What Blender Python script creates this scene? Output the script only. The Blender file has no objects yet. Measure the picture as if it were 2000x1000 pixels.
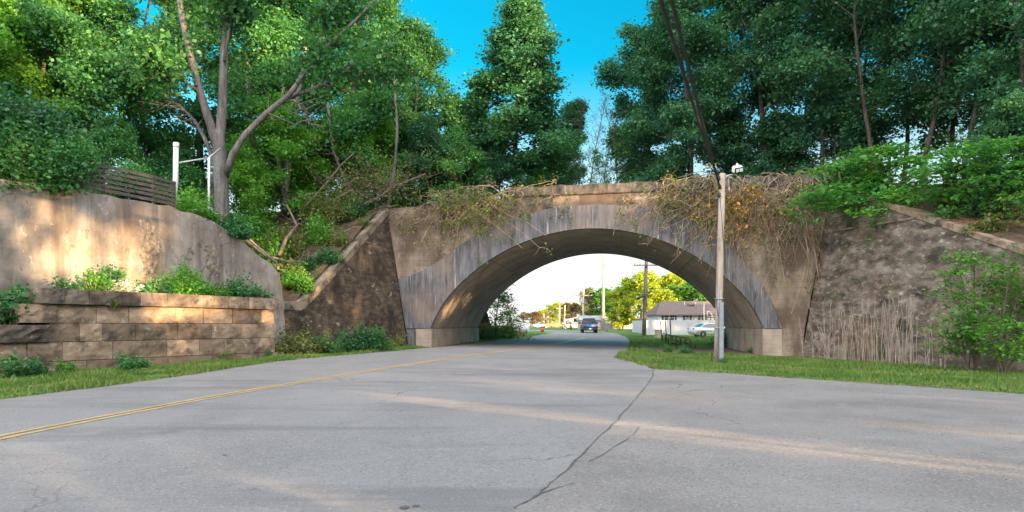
import bpy, bmesh, math, random
import numpy as np
from mathutils import Vector, Matrix
R = math.radians
random.seed(7)
S = bpy.context.scene
COL = S.collection

# ------------------------------------------------------------------ camera, sky, sun, exposure
F, HZ, CH = 1350.0, 636.0, 1.6          # focal length in photo pixels, horizon row, eye height (m)
cam_d = bpy.data.cameras.new('camera'); cam = bpy.data.objects.new('camera', cam_d); COL.objects.link(cam)
cam.location = (0, 0, CH); cam.rotation_euler = (R(90), 0, 0)
cam_d.sensor_width = 36; cam_d.lens = 36*F/2000; cam_d.shift_y = (HZ-500)/2000
cam_d.clip_start = .05; cam_d.clip_end = 5000
S.camera = cam
SUN_EL, SUN_AZ = 6.5, 130.0            # azimuth clockwise from +Y: behind the camera on the right
sd = Vector((math.sin(R(SUN_AZ))*math.cos(R(SUN_EL)), math.cos(R(SUN_AZ))*math.cos(R(SUN_EL)), math.sin(R(SUN_EL))))
sun_d = bpy.data.lights.new('sun', 'SUN'); sun_d.energy = 5.0; sun_d.angle = R(.5); sun_d.color = (1, .66, .34)
sun = bpy.data.objects.new('sun', sun_d); COL.objects.link(sun)
sun.rotation_euler = (-sd).to_track_quat('-Z', 'Y').to_euler(); sun.location = sd*80
W = bpy.data.worlds.new('World'); S.world = W; W.use_nodes = True
nt = W.node_tree; N = nt.nodes; LK = nt.links
bg = N['Background']
sky = N.new('ShaderNodeTexSky'); sky.sky_type = 'NISHITA'; sky.sun_disc = False
sky.sun_elevation = R(SUN_EL); sky.sun_rotation = R(SUN_AZ); sky.dust_density = .6; sky.ozone_density = 2.0
tc = N.new('ShaderNodeTexCoord')
nrm = N.new('ShaderNodeVectorMath'); nrm.operation = 'NORMALIZE'; LK.new(tc.outputs['Generated'], nrm.inputs[0])
sep = N.new('ShaderNodeSeparateXYZ'); LK.new(nrm.outputs[0], sep.inputs[0])
def wmr(src, a, b, c, d):
    m = N.new('ShaderNodeMapRange'); m.interpolation_type = 'SMOOTHSTEP'
    for k, v in zip(('From Min', 'From Max', 'To Min', 'To Max'), (a, b, c, d)): m.inputs[k].default_value = v
    LK.new(src, m.inputs['Value']); return m.outputs['Result']
def wmix(kind, fac, a, b):
    m = N.new('ShaderNodeMix'); m.data_type = 'RGBA'; m.blend_type = kind; m.clamp_result = False
    for k, v in ((0, fac), (6, a), (7, b)):
        if isinstance(v, (int, float)): m.inputs[k].default_value = v
        elif isinstance(v, tuple): m.inputs[k].default_value = v
        else: LK.new(v, m.inputs[k])
    return m.outputs[2]
SKY_TINT, SKY_GLOW, SKY_HAZE = (.015, .83, .90, 1), (10.6, 10.2, 10.4, 1), (2.5, 2.45, 2.4, 1)
c1 = wmix('MULTIPLY', 1.0, sky.outputs[0], SKY_TINT)              # deep evening blue
c2 = wmix('MIX', wmr(sep.outputs['Z'], .36, .07, 0, 1), c1, SKY_HAZE)  # pale band near the horizon
c3 = wmix('MIX', wmr(sep.outputs['Y'], .05, -.45, 0, 1), c2, SKY_GLOW) # bright hazy sunset half behind the camera
LK.new(c3, bg.inputs['Color']); bg.inputs['Strength'].default_value = .1
S.view_settings.view_transform = 'Standard'; S.view_settings.look = 'None'
S.view_settings.exposure = 2.28; S.view_settings.gamma = 1
S.cycles.max_bounces = 5; S.cycles.diffuse_bounces = 3; S.cycles.transmission_bounces = 3
S.cycles.use_denoising = True; S.cycles.sample_clamp_indirect = 6

# ------------------------------------------------------------------ helpers
def sm(a, b, x):
    t = min(1, max(0, (x-a)/(b-a))); return t*t*(3-2*t)
AY = [(-400, 0), (6, 0), (20, .07), (38, .20), (50, .26), (75, .52), (88, .68), (120, .86), (180, .98), (260, 1.0), (5000, 1.0)]
def H(x, y):                                    # the ground
    a = float(np.interp(y, [p[0] for p in AY], [p[1] for p in AY]))
    c = .0175*sm(12, 36, y)*(1-sm(52, 90, y))
    return a - c*(max(-40, min(40, x))-4)
def P(px, py, Y): return Vector(((px-1000)/F*Y, Y, CH+(HZ-py)/F*Y))
def G(px, py, cap=400):
    y = 2.5
    while y < cap:
        if CH+(HZ-py)/F*y <= H((px-1000)/F*y, y): break
        y *= 1.003
    return Vector(((px-1000)/F*y, y, H((px-1000)/F*y, y)))
def Gy(px, Y): x = (px-1000)/F*Y; return Vector((x, Y, H(x, Y)))
def tag(o, label=None, cat=None, group=None, kind=None):
    for k, v in (('label', label), ('category', cat), ('group', group), ('kind', kind)):
        if v: o[k] = v
    return o
def wl(o):
    v = Vector((0, 0, 0))
    while o is not None: v += o.location; o = o.parent
    return v
def link(name, me, mat, parent=None, origin=None):
    """origin: world location of the mesh data's own zero; for a child the data is already relative to its parent"""
    o = bpy.data.objects.new(name, me); COL.objects.link(o)
    for m in (mat if isinstance(mat, (list, tuple)) else [mat]): me.materials.append(m)
    if parent is not None: o.parent = parent
    return o
def empty(name, loc, label, cat, group=None, rz=0):
    o = bpy.data.objects.new(name, None); COL.objects.link(o); o.location = loc; o.rotation_euler.z = rz
    o.empty_display_size = .2
    return tag(o, label, cat, group)
class MB:
    def __init__(s): s.v = []; s.f = []; s.smooth = []
    def add(s, vs, fs, smooth=False):
        b = len(s.v); s.v += [tuple(v) for v in vs]; s.f += [tuple(i+b for i in f) for f in fs]; s.smooth += [smooth]*len(fs); return s
    def quad(s, *p): return s.add(p, [tuple(range(len(p)))])
    def hexa(s, p):                             # 8 corners: 4 bottom ccw, 4 top ccw
        return s.add(p, [(3,2,1,0), (4,5,6,7), (0,1,5,4), (1,2,6,5), (2,3,7,6), (3,0,4,7)])
    def box(s, c, d, rz=0):
        c = Vector(c); m = Matrix.Rotation(rz, 3, 'Z'); x, y, z = d[0]/2, d[1]/2, d[2]/2
        return s.hexa([c+m@Vector(q) for q in ((-x,-y,-z),(x,-y,-z),(x,y,-z),(-x,y,-z),(-x,-y,z),(x,-y,z),(x,y,z),(-x,y,z))])
    def tube(s, pts, r, n=8, cap=True, smooth=True):
        pts = [Vector(p) for p in pts]; rs = r if isinstance(r, (list, tuple)) else [r]*len(pts)
        vs = []; up = None
        for i, p in enumerate(pts):
            t = (pts[min(i+1, len(pts)-1)]-pts[max(i-1, 0)])
            t = t.normalized() if t.length > 1e-9 else Vector((0,0,1))
            if up is None: up = t.orthogonal().normalized()
            up = up - t*up.dot(t); up = up.normalized() if up.length > 1e-6 else t.orthogonal().normalized()
            b = t.cross(up)
            vs += [p+(up*math.cos(2*math.pi*k/n)+b*math.sin(2*math.pi*k/n))*rs[i] for k in range(n)]
        fs = [(i*n+k, i*n+(k+1) % n, (i+1)*n+(k+1) % n, (i+1)*n+k) for i in range(len(pts)-1) for k in range(n)]
        if cap: fs += [tuple(range(n))[::-1], tuple((len(pts)-1)*n+k for k in range(n))]
        return s.add(vs, fs, smooth)
    def prism(s, poly, ax, d0, d1):             # polygon in a plane, extruded along ax (0,1,2) from d0 to d1
        def pt(a, b, d): q = [a, b]; q.insert(ax, d); return Vector(q)
        n = len(poly); vs = [pt(a, b, d0) for a, b in poly]+[pt(a, b, d1) for a, b in poly]
        return s.add(vs, [tuple(range(n))[::-1], tuple(range(n, 2*n))]+[(i, (i+1) % n, n+(i+1) % n, n+i) for i in range(n)])
    def strip(s, a, b): # quads between two polylines
        n = len(a); return s.add(list(a)+list(b), [(i, i+1, n+i+1, n+i) for i in range(n-1)])
    def build(s, name, mat, parent=None, bevel=0, fixn=True):
        me = bpy.data.meshes.new(name)
        o0 = wl(parent) if parent is not None else Vector((0,0,0))
        me.from_pydata([(v[0]-o0.x, v[1]-o0.y, v[2]-o0.z) for v in s.v], [], s.f)
        me.polygons.foreach_set('use_smooth', s.smooth)
        if fixn or bevel:
            b = bmesh.new(); b.from_mesh(me)
            if bevel:
                bmesh.ops.remove_doubles(b, verts=b.verts, dist=1e-4)
                bmesh.ops.bevel(b, geom=[e for e in b.edges if len(e.link_faces) == 2 and e.calc_face_angle(0) > .6], offset=bevel, segments=2, affect='EDGES', clamp_overlap=True)
            bmesh.ops.recalc_face_normals(b, faces=b.faces); b.to_mesh(me); b.free()
        return link(name, me, mat, parent)
def copy_tree(o, parent=None):
    c = o.copy(); COL.objects.link(c)
    if parent is not None: c.parent = parent
    for ch in list(o.children): copy_tree(ch, c)
    return c

# ------------------------------------------------------------------ materials
def ramp(n, cols, lo=.3, hi=.7):
    cr = n.new('ShaderNodeValToRGB'); e = cr.color_ramp.elements
    while len(e) < len(cols): e.new(.5)
    for i, c in enumerate(cols):
        e[i].position = lo+(hi-lo)*i/max(1, len(cols)-1); e[i].color = (*c, 1)
    return cr
def pm(name, cols, scale=1.0, st=(1,1,1), rough=.85, bump=.3, bscale=9.0, layers=(), lo=.32, hi=.68, detail=8, bst=(1,1,1), metal=0, isl=0, coord='pos', spec=.3, crack=None, bdist=.03):
    m = bpy.data.materials.new(name); m.use_nodes = True; t = m.node_tree; n = t.nodes; l = t.links; b = n['Principled BSDF']
    b.inputs['Roughness'].default_value = rough; b.inputs['Metallic'].default_value = metal; b.inputs['Specular IOR Level'].default_value = spec
    src = n.new('ShaderNodeNewGeometry').outputs['Position'] if coord == 'pos' else n.new('ShaderNodeTexCoord').outputs['Object']
    def noise(sc, stv, det=detail, off=0):
        mp = n.new('ShaderNodeMapping'); mp.inputs['Scale'].default_value = stv; mp.inputs['Location'].default_value = (off, off*1.7, off*.6)
        l.new(src, mp.inputs[0]); q = n.new('ShaderNodeTexNoise'); q.inputs['Scale'].default_value = sc; q.inputs['Detail'].default_value = det
        q.inputs['Roughness'].default_value = .62; l.new(mp.outputs[0], q.inputs['Vector']); return q.outputs['Fac']
    cr = ramp(n, cols, lo, hi); l.new(noise(scale, st), cr.inputs[0]); c = cr.outputs[0]
    def mix(kind, fac, a, bb):
        x = n.new('ShaderNodeMix'); x.data_type = 'RGBA'; x.blend_type = kind
        for k, v in ((0, fac), (6, a), (7, bb)):
            if isinstance(v, (int, float, tuple)): x.inputs[k].default_value = v
            else: l.new(v, x.inputs[k])
        return x.outputs[2]
    for i, (lc, lsc, lst, a, z, amt) in enumerate(layers):
        mr = n.new('ShaderNodeMapRange'); mr.inputs[1].default_value = a; mr.inputs[2].default_value = z; mr.inputs[4].default_value = amt
        l.new(noise(lsc, lst, 7, 3.1*(i+1)), mr.inputs[0]); c = mix('MIX', mr.outputs[0], c, (*lc, 1))
    if isl:
        gi = n.new('ShaderNodeNewGeometry'); mr = n.new('ShaderNodeMapRange'); mr.inputs[3].default_value = 1-isl; mr.inputs[4].default_value = 1+isl
        l.new(gi.outputs['Random Per Island'], mr.inputs[0]); cb = n.new('ShaderNodeCombineColor')
        for k in range(3): l.new(mr.outputs[0], cb.inputs[k])
        c = mix('MULTIPLY', 1.0, c, cb.outputs[0])
    if crack:
        sc, w, ccol, amt = crack
        nz = n.new('ShaderNodeTexNoise'); nz.inputs['Scale'].default_value = sc*2.2; nz.inputs['Detail'].default_value = 5; l.new(src, nz.inputs['Vector'])
        va = n.new('ShaderNodeVectorMath'); va.operation = 'MULTIPLY_ADD'; va.inputs[1].default_value = (.7/sc, .7/sc, 0); l.new(nz.outputs['Color'], va.inputs[0]); l.new(src, va.inputs[2])
        vo = n.new('ShaderNodeTexVoronoi'); vo.feature = 'DISTANCE_TO_EDGE'; vo.inputs['Scale'].default_value = sc; l.new(va.outputs[0], vo.inputs['Vector'])
        mr = n.new('ShaderNodeMapRange'); mr.inputs[1].default_value = w*.3; mr.inputs[2].default_value = w; mr.inputs[3].default_value = 1; mr.inputs[4].default_value = 0; l.new(vo.outputs[0], mr.inputs[0])
        m2 = n.new('ShaderNodeMapRange'); m2.inputs[1].default_value = .5; m2.inputs[2].default_value = .62; m2.inputs[4].default_value = amt; l.new(noise(sc*.35, (1,1,1), 2, 5.5), m2.inputs[0])
        mm = n.new('ShaderNodeMath'); mm.operation = 'MULTIPLY'; l.new(mr.outputs[0], mm.inputs[0]); l.new(m2.outputs[0], mm.inputs[1])
        c = mix('MIX', mm.outputs[0], c, (*ccol, 1))
    l.new(c, b.inputs['Base Color'])
    if bump:
        bp = n.new('ShaderNodeBump'); bp.inputs['Strength'].default_value = bump; bp.inputs['Distance'].default_value = bdist
        l.new(noise(bscale, bst, 6, 9.0), bp.inputs['Height']); l.new(bp.outputs[0], b.inputs['Normal'])
    return m
def boards(m, pitch, amt):
    t = m.node_tree; n = t.nodes; l = t.links; b = n['Principled BSDF']; src = n.new('ShaderNodeNewGeometry'); sp = n.new('ShaderNodeSeparateXYZ'); l.new(src.outputs['Position'], sp.inputs[0])
    nz = n.new('ShaderNodeTexNoise'); nz.inputs['Scale'].default_value = .8; l.new(src.outputs['Position'], nz.inputs['Vector'])
    a = n.new('ShaderNodeMath'); a.operation = 'MULTIPLY_ADD'; a.inputs[1].default_value = .05; l.new(nz.outputs['Fac'], a.inputs[0]); l.new(sp.outputs['Z'], a.inputs[2])
    p = n.new('ShaderNodeMath'); p.operation = 'PINGPONG'; p.inputs[1].default_value = pitch/2; l.new(a.outputs[0], p.inputs[0])
    mr = n.new('ShaderNodeMapRange'); mr.inputs[1].default_value = .004; mr.inputs[2].default_value = .022; mr.inputs[3].default_value = 1-amt; l.new(p.outputs[0], mr.inputs[0])
    pv = b.inputs['Base Color'].links[0].from_socket; cb = n.new('ShaderNodeCombineColor')
    for k in range(3): l.new(mr.outputs[0], cb.inputs[k])
    x = n.new('ShaderNodeMix'); x.data_type = 'RGBA'; x.blend_type = 'MULTIPLY'; x.inputs[0].default_value = 1; l.new(pv, x.inputs[6]); l.new(cb.outputs[0], x.inputs[7]); l.new(x.outputs[2], b.inputs['Base Color'])
def leafmat(name, cols, trans=.35, vary=.35, patch=None):
    m = bpy.data.materials.new(name); m.use_nodes = True; t = m.node_tree; n = t.nodes; l = t.links
    b = n['Principled BSDF']; b.inputs['Roughness'].default_value = .5; b.inputs['Specular IOR Level'].default_value = .35
    gi = n.new('ShaderNodeNewGeometry'); oi = n.new('ShaderNodeObjectInfo')
    nz = n.new('ShaderNodeTexNoise'); nz.inputs['Scale'].default_value = .55; nz.inputs['Detail'].default_value = 3; l.new(gi.outputs['Position'], nz.inputs['Vector'])
    a = n.new('ShaderNodeMath'); a.operation = 'MULTIPLY_ADD'; a.inputs[1].default_value = .26; l.new(gi.outputs['Random Per Island'], a.inputs[0])
    s2 = n.new('ShaderNodeMath'); s2.operation = 'MULTIPLY_ADD'; s2.inputs[1].default_value = 1.0; s2.inputs[2].default_value = -.13; l.new(nz.outputs['Fac'], s2.inputs[0]); l.new(s2.outputs[0], a.inputs[2])
    cr = ramp(n, cols, .15, .85); l.new(a.outputs[0], cr.inputs[0])
    hs = n.new('ShaderNodeHueSaturation'); mr = n.new('ShaderNodeMapRange'); mr.inputs[3].default_value = 1-vary*.5; mr.inputs[4].default_value = 1+vary*.5
    l.new(oi.outputs['Random'], mr.inputs[0]); l.new(mr.outputs[0], hs.inputs['Value']); l.new(cr.outputs[0], hs.inputs['Color'])
    l.new(hs.outputs[0], b.inputs['Base Color'])
    tr = n.new('ShaderNodeBsdfTranslucent'); hb = n.new('ShaderNodeMix'); hb.data_type = 'RGBA'; hb.blend_type = 'MULTIPLY'; hb.inputs[0].default_value = 1
    l.new(hs.outputs[0], hb.inputs[6]); hb.inputs[7].default_value = (1.3, 1.5, .7, 1); l.new(hb.outputs[2], tr.inputs['Color'])
    ms = n.new('ShaderNodeMixShader'); ms.inputs[0].default_value = trans; l.new(b.outputs[0], ms.inputs[1]); l.new(tr.outputs[0], ms.inputs[2])
    l.new(ms.outputs[0], n['Material Output'].inputs[0]); return m
def plain(name, col, rough=.5, metal=0, spec=.5, var=.12):
    d = tuple(c*(1-var) for c in col); u = tuple(min(1, c*(1+var)) for c in col)
    return pm(name, [d, u], scale=6, rough=rough, bump=.05, bscale=30, metal=metal, spec=spec, bdist=.004)
m_face = pm('weathered_concrete', [(.12,.092,.068), (.225,.175,.13), (.33,.265,.20)], 1.3, (1,1,.6), bump=.5, bscale=14, layers=[((.065,.052,.042), 1.0, (1.3,1.3,.22), .48, .64, .85), ((.42,.37,.31), 3.2, (1.3,1.3,.5), .62, .72, .6), ((.095,.062,.045), .35, (1,1,1), .48, .60, .75), ((.04,.034,.03), 6, (1.2,1.2,.25), .61, .72, .75)], bdist=.02)
m_ring = pm('stained_arch_concrete', [(.058,.059,.064), (.112,.111,.116), (.19,.184,.183)], 1.7, (1.5,1.5,.3), bump=.4, bscale=12, layers=[((.56,.53,.49), 6.0, (1.9,1.9,.06), .60, .69, .75), ((.026,.027,.031), 4.5, (1.6,1.6,.10), .54, .67, .85), ((.25,.19,.14), .42, (1,1,.8), .51, .63, .5), ((.48,.45,.41), 14, (1.5,1.5,.2), .65, .72, .55)], bdist=.02)
m_soff = pm('soffit_concrete', [(.22,.178,.138), (.32,.262,.205), (.40,.335,.268)], .8, (1,1,1), bump=.35, bscale=4, bst=(1,1,7), layers=[((.12,.09,.065), .5, (1,1,1), .55, .75, .6)], bdist=.04)
m_cop = pm('dark_coping_concrete', [(.022,.020,.018), (.075,.064,.054), (.16,.135,.11)], 3, (1,1,.5), bump=.6, bscale=12, layers=[((.30,.26,.21), 1.6, (2,2,.3), .60, .72, .6), ((.05,.065,.02), 1.2, (1,1,1), .56, .66, .6)])
m_ledge = pm('pale_coping_concrete', [(.16,.125,.092), (.28,.225,.165)], 2.5, bump=.5, bscale=12, layers=[((.05,.042,.034), 1.6, (1,1,1), .48, .60, .85), ((.07,.08,.03), 2.2, (1,1,1), .58, .66, .6)])
m_ledge2 = pm('brown_coping_concrete', [(.14,.095,.065), (.24,.17,.12), (.34,.26,.19)], 2.5, bump=.5, bscale=12, layers=[((.04,.034,.028), 1.6, (1,1,1), .50, .62, .85), ((.07,.085,.03), 2, (1,1,1), .58, .66, .7)])
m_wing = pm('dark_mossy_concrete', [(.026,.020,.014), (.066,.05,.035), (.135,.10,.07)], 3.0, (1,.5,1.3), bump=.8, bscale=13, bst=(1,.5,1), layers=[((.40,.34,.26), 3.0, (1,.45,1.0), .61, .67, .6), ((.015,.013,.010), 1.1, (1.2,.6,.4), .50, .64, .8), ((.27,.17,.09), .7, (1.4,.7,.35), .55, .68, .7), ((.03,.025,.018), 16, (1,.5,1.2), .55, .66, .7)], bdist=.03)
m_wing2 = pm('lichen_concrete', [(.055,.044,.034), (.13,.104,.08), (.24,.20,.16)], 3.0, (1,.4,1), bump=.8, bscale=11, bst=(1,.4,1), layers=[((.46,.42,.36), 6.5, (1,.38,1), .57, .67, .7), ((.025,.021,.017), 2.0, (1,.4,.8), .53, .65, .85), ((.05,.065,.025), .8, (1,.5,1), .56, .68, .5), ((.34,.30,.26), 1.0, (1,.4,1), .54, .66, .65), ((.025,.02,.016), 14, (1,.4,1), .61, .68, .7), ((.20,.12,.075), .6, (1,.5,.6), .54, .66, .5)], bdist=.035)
m_wall = pm('old_grey_concrete', [(.135,.118,.102), (.235,.208,.18), (.33,.295,.258)], 1.3, (1,1,.6), bump=.55, bscale=14, layers=[((.085,.07,.058), .9, (1.8,1.8,.16), .50, .66, .75), ((.50,.44,.37), 4.0, (1,1,.7), .61, .70, .65), ((.05,.045,.036), 3.0, (1,1,.8), .63, .70, .75), ((.20,.125,.08), .45, (1,1,.5), .55, .68, .5)], bdist=.025, crack=(.8, .02, (.06,.05,.04), .8))
m_stone = pm('tan_sandstone', [(.14,.10,.07), (.25,.182,.128), (.35,.262,.19)], 1.6, (1,1,1.8), bump=.8, bscale=16, isl=.32, layers=[((.06,.048,.037), 1.6, (1,1,1.3), .50, .64, .8), ((.46,.47,.39), 3.2, (1,1,1.4), .63, .69, .75), ((.085,.08,.035), 2.2, (1,1,1), .62, .70, .6), ((.42,.26,.14), .8, (1,1,1), .57, .70, .6)], bdist=.03)
m_cap = pm('dark_cap_sandstone', [(.055,.043,.035), (.125,.10,.08), (.22,.18,.145)], 2.2, (1,1,.8), bump=.8, bscale=16, isl=.35, layers=[((.38,.33,.27), 3.2, (1.4,1.4,.5), .60, .70, .65), ((.025,.022,.019), 2.6, (1,1,.7), .56, .66, .7)], bdist=.03)
m_mortar = pm('dark_joint', [(.09,.07,.05), (.16,.125,.09)], 5, bump=.5)
m_road = pm('worn_asphalt', [(.182,.176,.173), (.228,.221,.217), (.27,.262,.256)], .35, (1,.5,1), rough=.92, bump=.7, bscale=40, lo=.25, hi=.75, layers=[((.46,.45,.44), 30, (1,1,1), .57, .66, .6), ((.06,.058,.057), 26, (1,1,1), .57, .66, .62), ((.12,.117,.117), .25, (.5,2.6,1), .52, .68, .6), ((.29,.28,.27), 1.3, (1,1,1), .58, .70, .45), ((.09,.088,.086), 9, (1,1,1), .60, .70, .5)], bdist=.015, crack=(.16, .0035, (.07,.067,.066), .7))
m_apron = pm('coarse_asphalt', [(.188,.174,.164), (.236,.221,.21), (.285,.268,.255)], .5, rough=.95, bump=.8, bscale=38, lo=.25, hi=.75, layers=[((.42,.40,.38), 30, (1,1,1), .56, .66, .7), ((.06,.056,.052), 26, (1,1,1), .57, .66, .7), ((.135,.126,.118), .3, (1,1,1), .52, .68, .55), ((.30,.28,.26), 2, (1,1,1), .58, .70, .4), ((.11,.103,.097), 9, (1,1,1), .60, .70, .5)], bdist=.018, crack=(.12, .003, (.08,.075,.07), .6))
m_crack = pm('tar_crack', [(.075,.07,.067), (.13,.124,.118)], 8, rough=.9, bump=.4)
m_yel = pm('yellow_paint', [(.42,.28,.09), (.54,.37,.12), (.60,.45,.19)], 2, rough=.8, bump=.3, bscale=40, layers=[((.22,.21,.20), 9, (1,1,1), .54, .66, .75), ((.20,.19,.18), 30, (1,1,1), .54, .62, .6)])
m_ypale = pm('worn_pale_paint', [(.44,.38,.26), (.56,.50,.38)], 2, rough=.7, bump=.3, bscale=40, layers=[((.20,.19,.18), 9, (1,1,1), .55, .66, .8)])
m_ground = pm('short_grass', [(.055,.12,.018), (.085,.175,.028), (.125,.21,.045)], .9, rough=.95, bump=.9, bscale=16, layers=[((.21,.165,.09), .7, (1,1,1), .54, .68, .7), ((.035,.075,.014), 7, (1,1,1), .55, .7, .6)], bdist=.05)
m_dirt = pm('bare_dirt', [(.115,.082,.055), (.18,.135,.095), (.25,.195,.14)], 2, bump=.9, bscale=12, layers=[((.07,.09,.03), 2, (1,1,1), .56, .68, .7)])
m_bank = pm('leaf_littered_soil', [(.040,.027,.018), (.085,.058,.036), (.14,.10,.062)], 2.5, bump=1, bscale=7, layers=[((.05,.085,.025), 1.0, (1,1,1), .54, .64, .8), ((.20,.15,.10), 9, (1,1,1), .60, .7, .6)], bdist=.12)
m_bark = pm('grey_bark', [(.065,.059,.055), (.115,.105,.098), (.18,.166,.155)], 3, (1,1,.25), bump=.9, bscale=14, bst=(1,1,.2), layers=[((.03,.027,.025), 8, (1,1,.15), .52, .66, .7)], bdist=.05)
m_dbark = pm('dark_bark', [(.035,.028,.023), (.07,.056,.045), (.11,.09,.072)], 3, (1,1,.3), bump=.7, bscale=14, bst=(1,1,.25))
m_twig = pm('brown_twigs', [(.17,.125,.08), (.28,.21,.14), (.40,.31,.215)], 2.5, bump=0, isl=.35)
m_dtwig = pm('dry_branch_wood', [(.075,.058,.043), (.13,.102,.078), (.20,.165,.13)], 3, bump=.3, isl=.25)
m_reed = pm('dry_stalk', [(.20,.16,.125), (.30,.25,.20), (.40,.34,.28)], 3, bump=0, isl=.25)
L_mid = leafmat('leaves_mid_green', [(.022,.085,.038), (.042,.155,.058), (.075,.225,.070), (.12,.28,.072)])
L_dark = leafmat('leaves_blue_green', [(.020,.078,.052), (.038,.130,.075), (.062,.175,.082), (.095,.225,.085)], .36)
L_bri = leafmat('leaves_bright_green', [(.045,.14,.026), (.085,.24,.038), (.135,.32,.05), (.20,.38,.06)], .42)
L_olive = leafmat('leaves_olive', [(.075,.10,.03), (.13,.165,.05), (.19,.22,.068), (.25,.24,.09)], .35)
L_orange = leafmat('leaves_orange', [(.30,.15,.025), (.46,.25,.04), (.58,.34,.06)], .35)
L_gold = leafmat('leaves_spring_gold', [(.20,.27,.035), (.30,.37,.045), (.40,.44,.055), (.50,.46,.07)], .45)
L_brown = leafmat('leaf_buds_brown', [(.13,.085,.045), (.22,.15,.08), (.30,.21,.11)], .3)
L_white = leafmat('white_blossom', [(.45,.48,.42), (.62,.64,.60), (.75,.76,.74)], .3)
L_maple = leafmat('leaves_maple', [(.035,.13,.040), (.065,.21,.055), (.11,.29,.066), (.22,.36,.06)], .4)

boards(m_face, .30, .22); boards(m_soff, .22, .14); boards(m_wing, .28, .3); boards(m_wall, .62, .10)
# ------------------------------------------------------------------ vegetation generators
def leaf_mesh(name, pos, rng, size, up=.75, droop=.25):
    n = len(pos); nv = rng.normal(size=(n, 3)); nv[:, 2] += up*2; nv /= np.linalg.norm(nv, axis=1)[:, None]
    a = rng.normal(size=(n, 3)); a[:, 2] -= droop; a -= nv*(a*nv).sum(1)[:, None]; a /= np.linalg.norm(a, axis=1)[:, None]+1e-9
    b = np.cross(nv, a); l = (size*np.clip(rng.lognormal(-.05, .32, n), .45, 1.8))[:, None]
    v = np.empty((n, 4, 3)); v[:, 0] = pos; v[:, 1] = pos+a*l*.5+b*l*.36+nv*l*.07; v[:, 2] = pos+a*l; v[:, 3] = pos+a*l*.5-b*l*.36+nv*l*.07
    me = bpy.data.meshes.new(name); me.vertices.add(4*n); me.vertices.foreach_set('co', v.reshape(-1).astype('f'))
    me.loops.add(4*n); me.loops.foreach_set('vertex_index', np.arange(4*n, dtype='i'))
    me.polygons.add(n); me.polygons.foreach_set('loop_start', np.arange(0, 4*n, 4, dtype='i'))
    me.update(calc_edges=True); return me
def poly_branch(rng, p, d, L, n, wob, grav):
    pts = [np.array(p, float)]; d = np.array(d, float); d /= np.linalg.norm(d)
    for i in range(n):
        d = d+rng.normal(size=3)*wob; d[2] += grav/n; d /= np.linalg.norm(d); pts.append(pts[-1]+d*L/n)
    return pts
def along(pts, t):
    x = t*(len(pts)-1); i = min(int(x), len(pts)-2); return pts[i]+(pts[i+1]-pts[i])*(x-i), pts[i+1]-pts[i]
def perp(rng, d):
    v = rng.normal(size=3); d = d/np.linalg.norm(d); v -= d*v.dot(d); return v/np.linalg.norm(v)
PROF = {'oval': lambda h: max(.25, math.sin(math.pi*min(1, .18+.80*h)))**.8, 'tall': lambda h: max(.3, math.sin(math.pi*min(1, .25+.7*h))), 'vase': lambda h: .45+.6*h if h < .8 else 1.5-.85*h, 'dome': lambda h: max(.35, 1-.75*h*h)}
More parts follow.
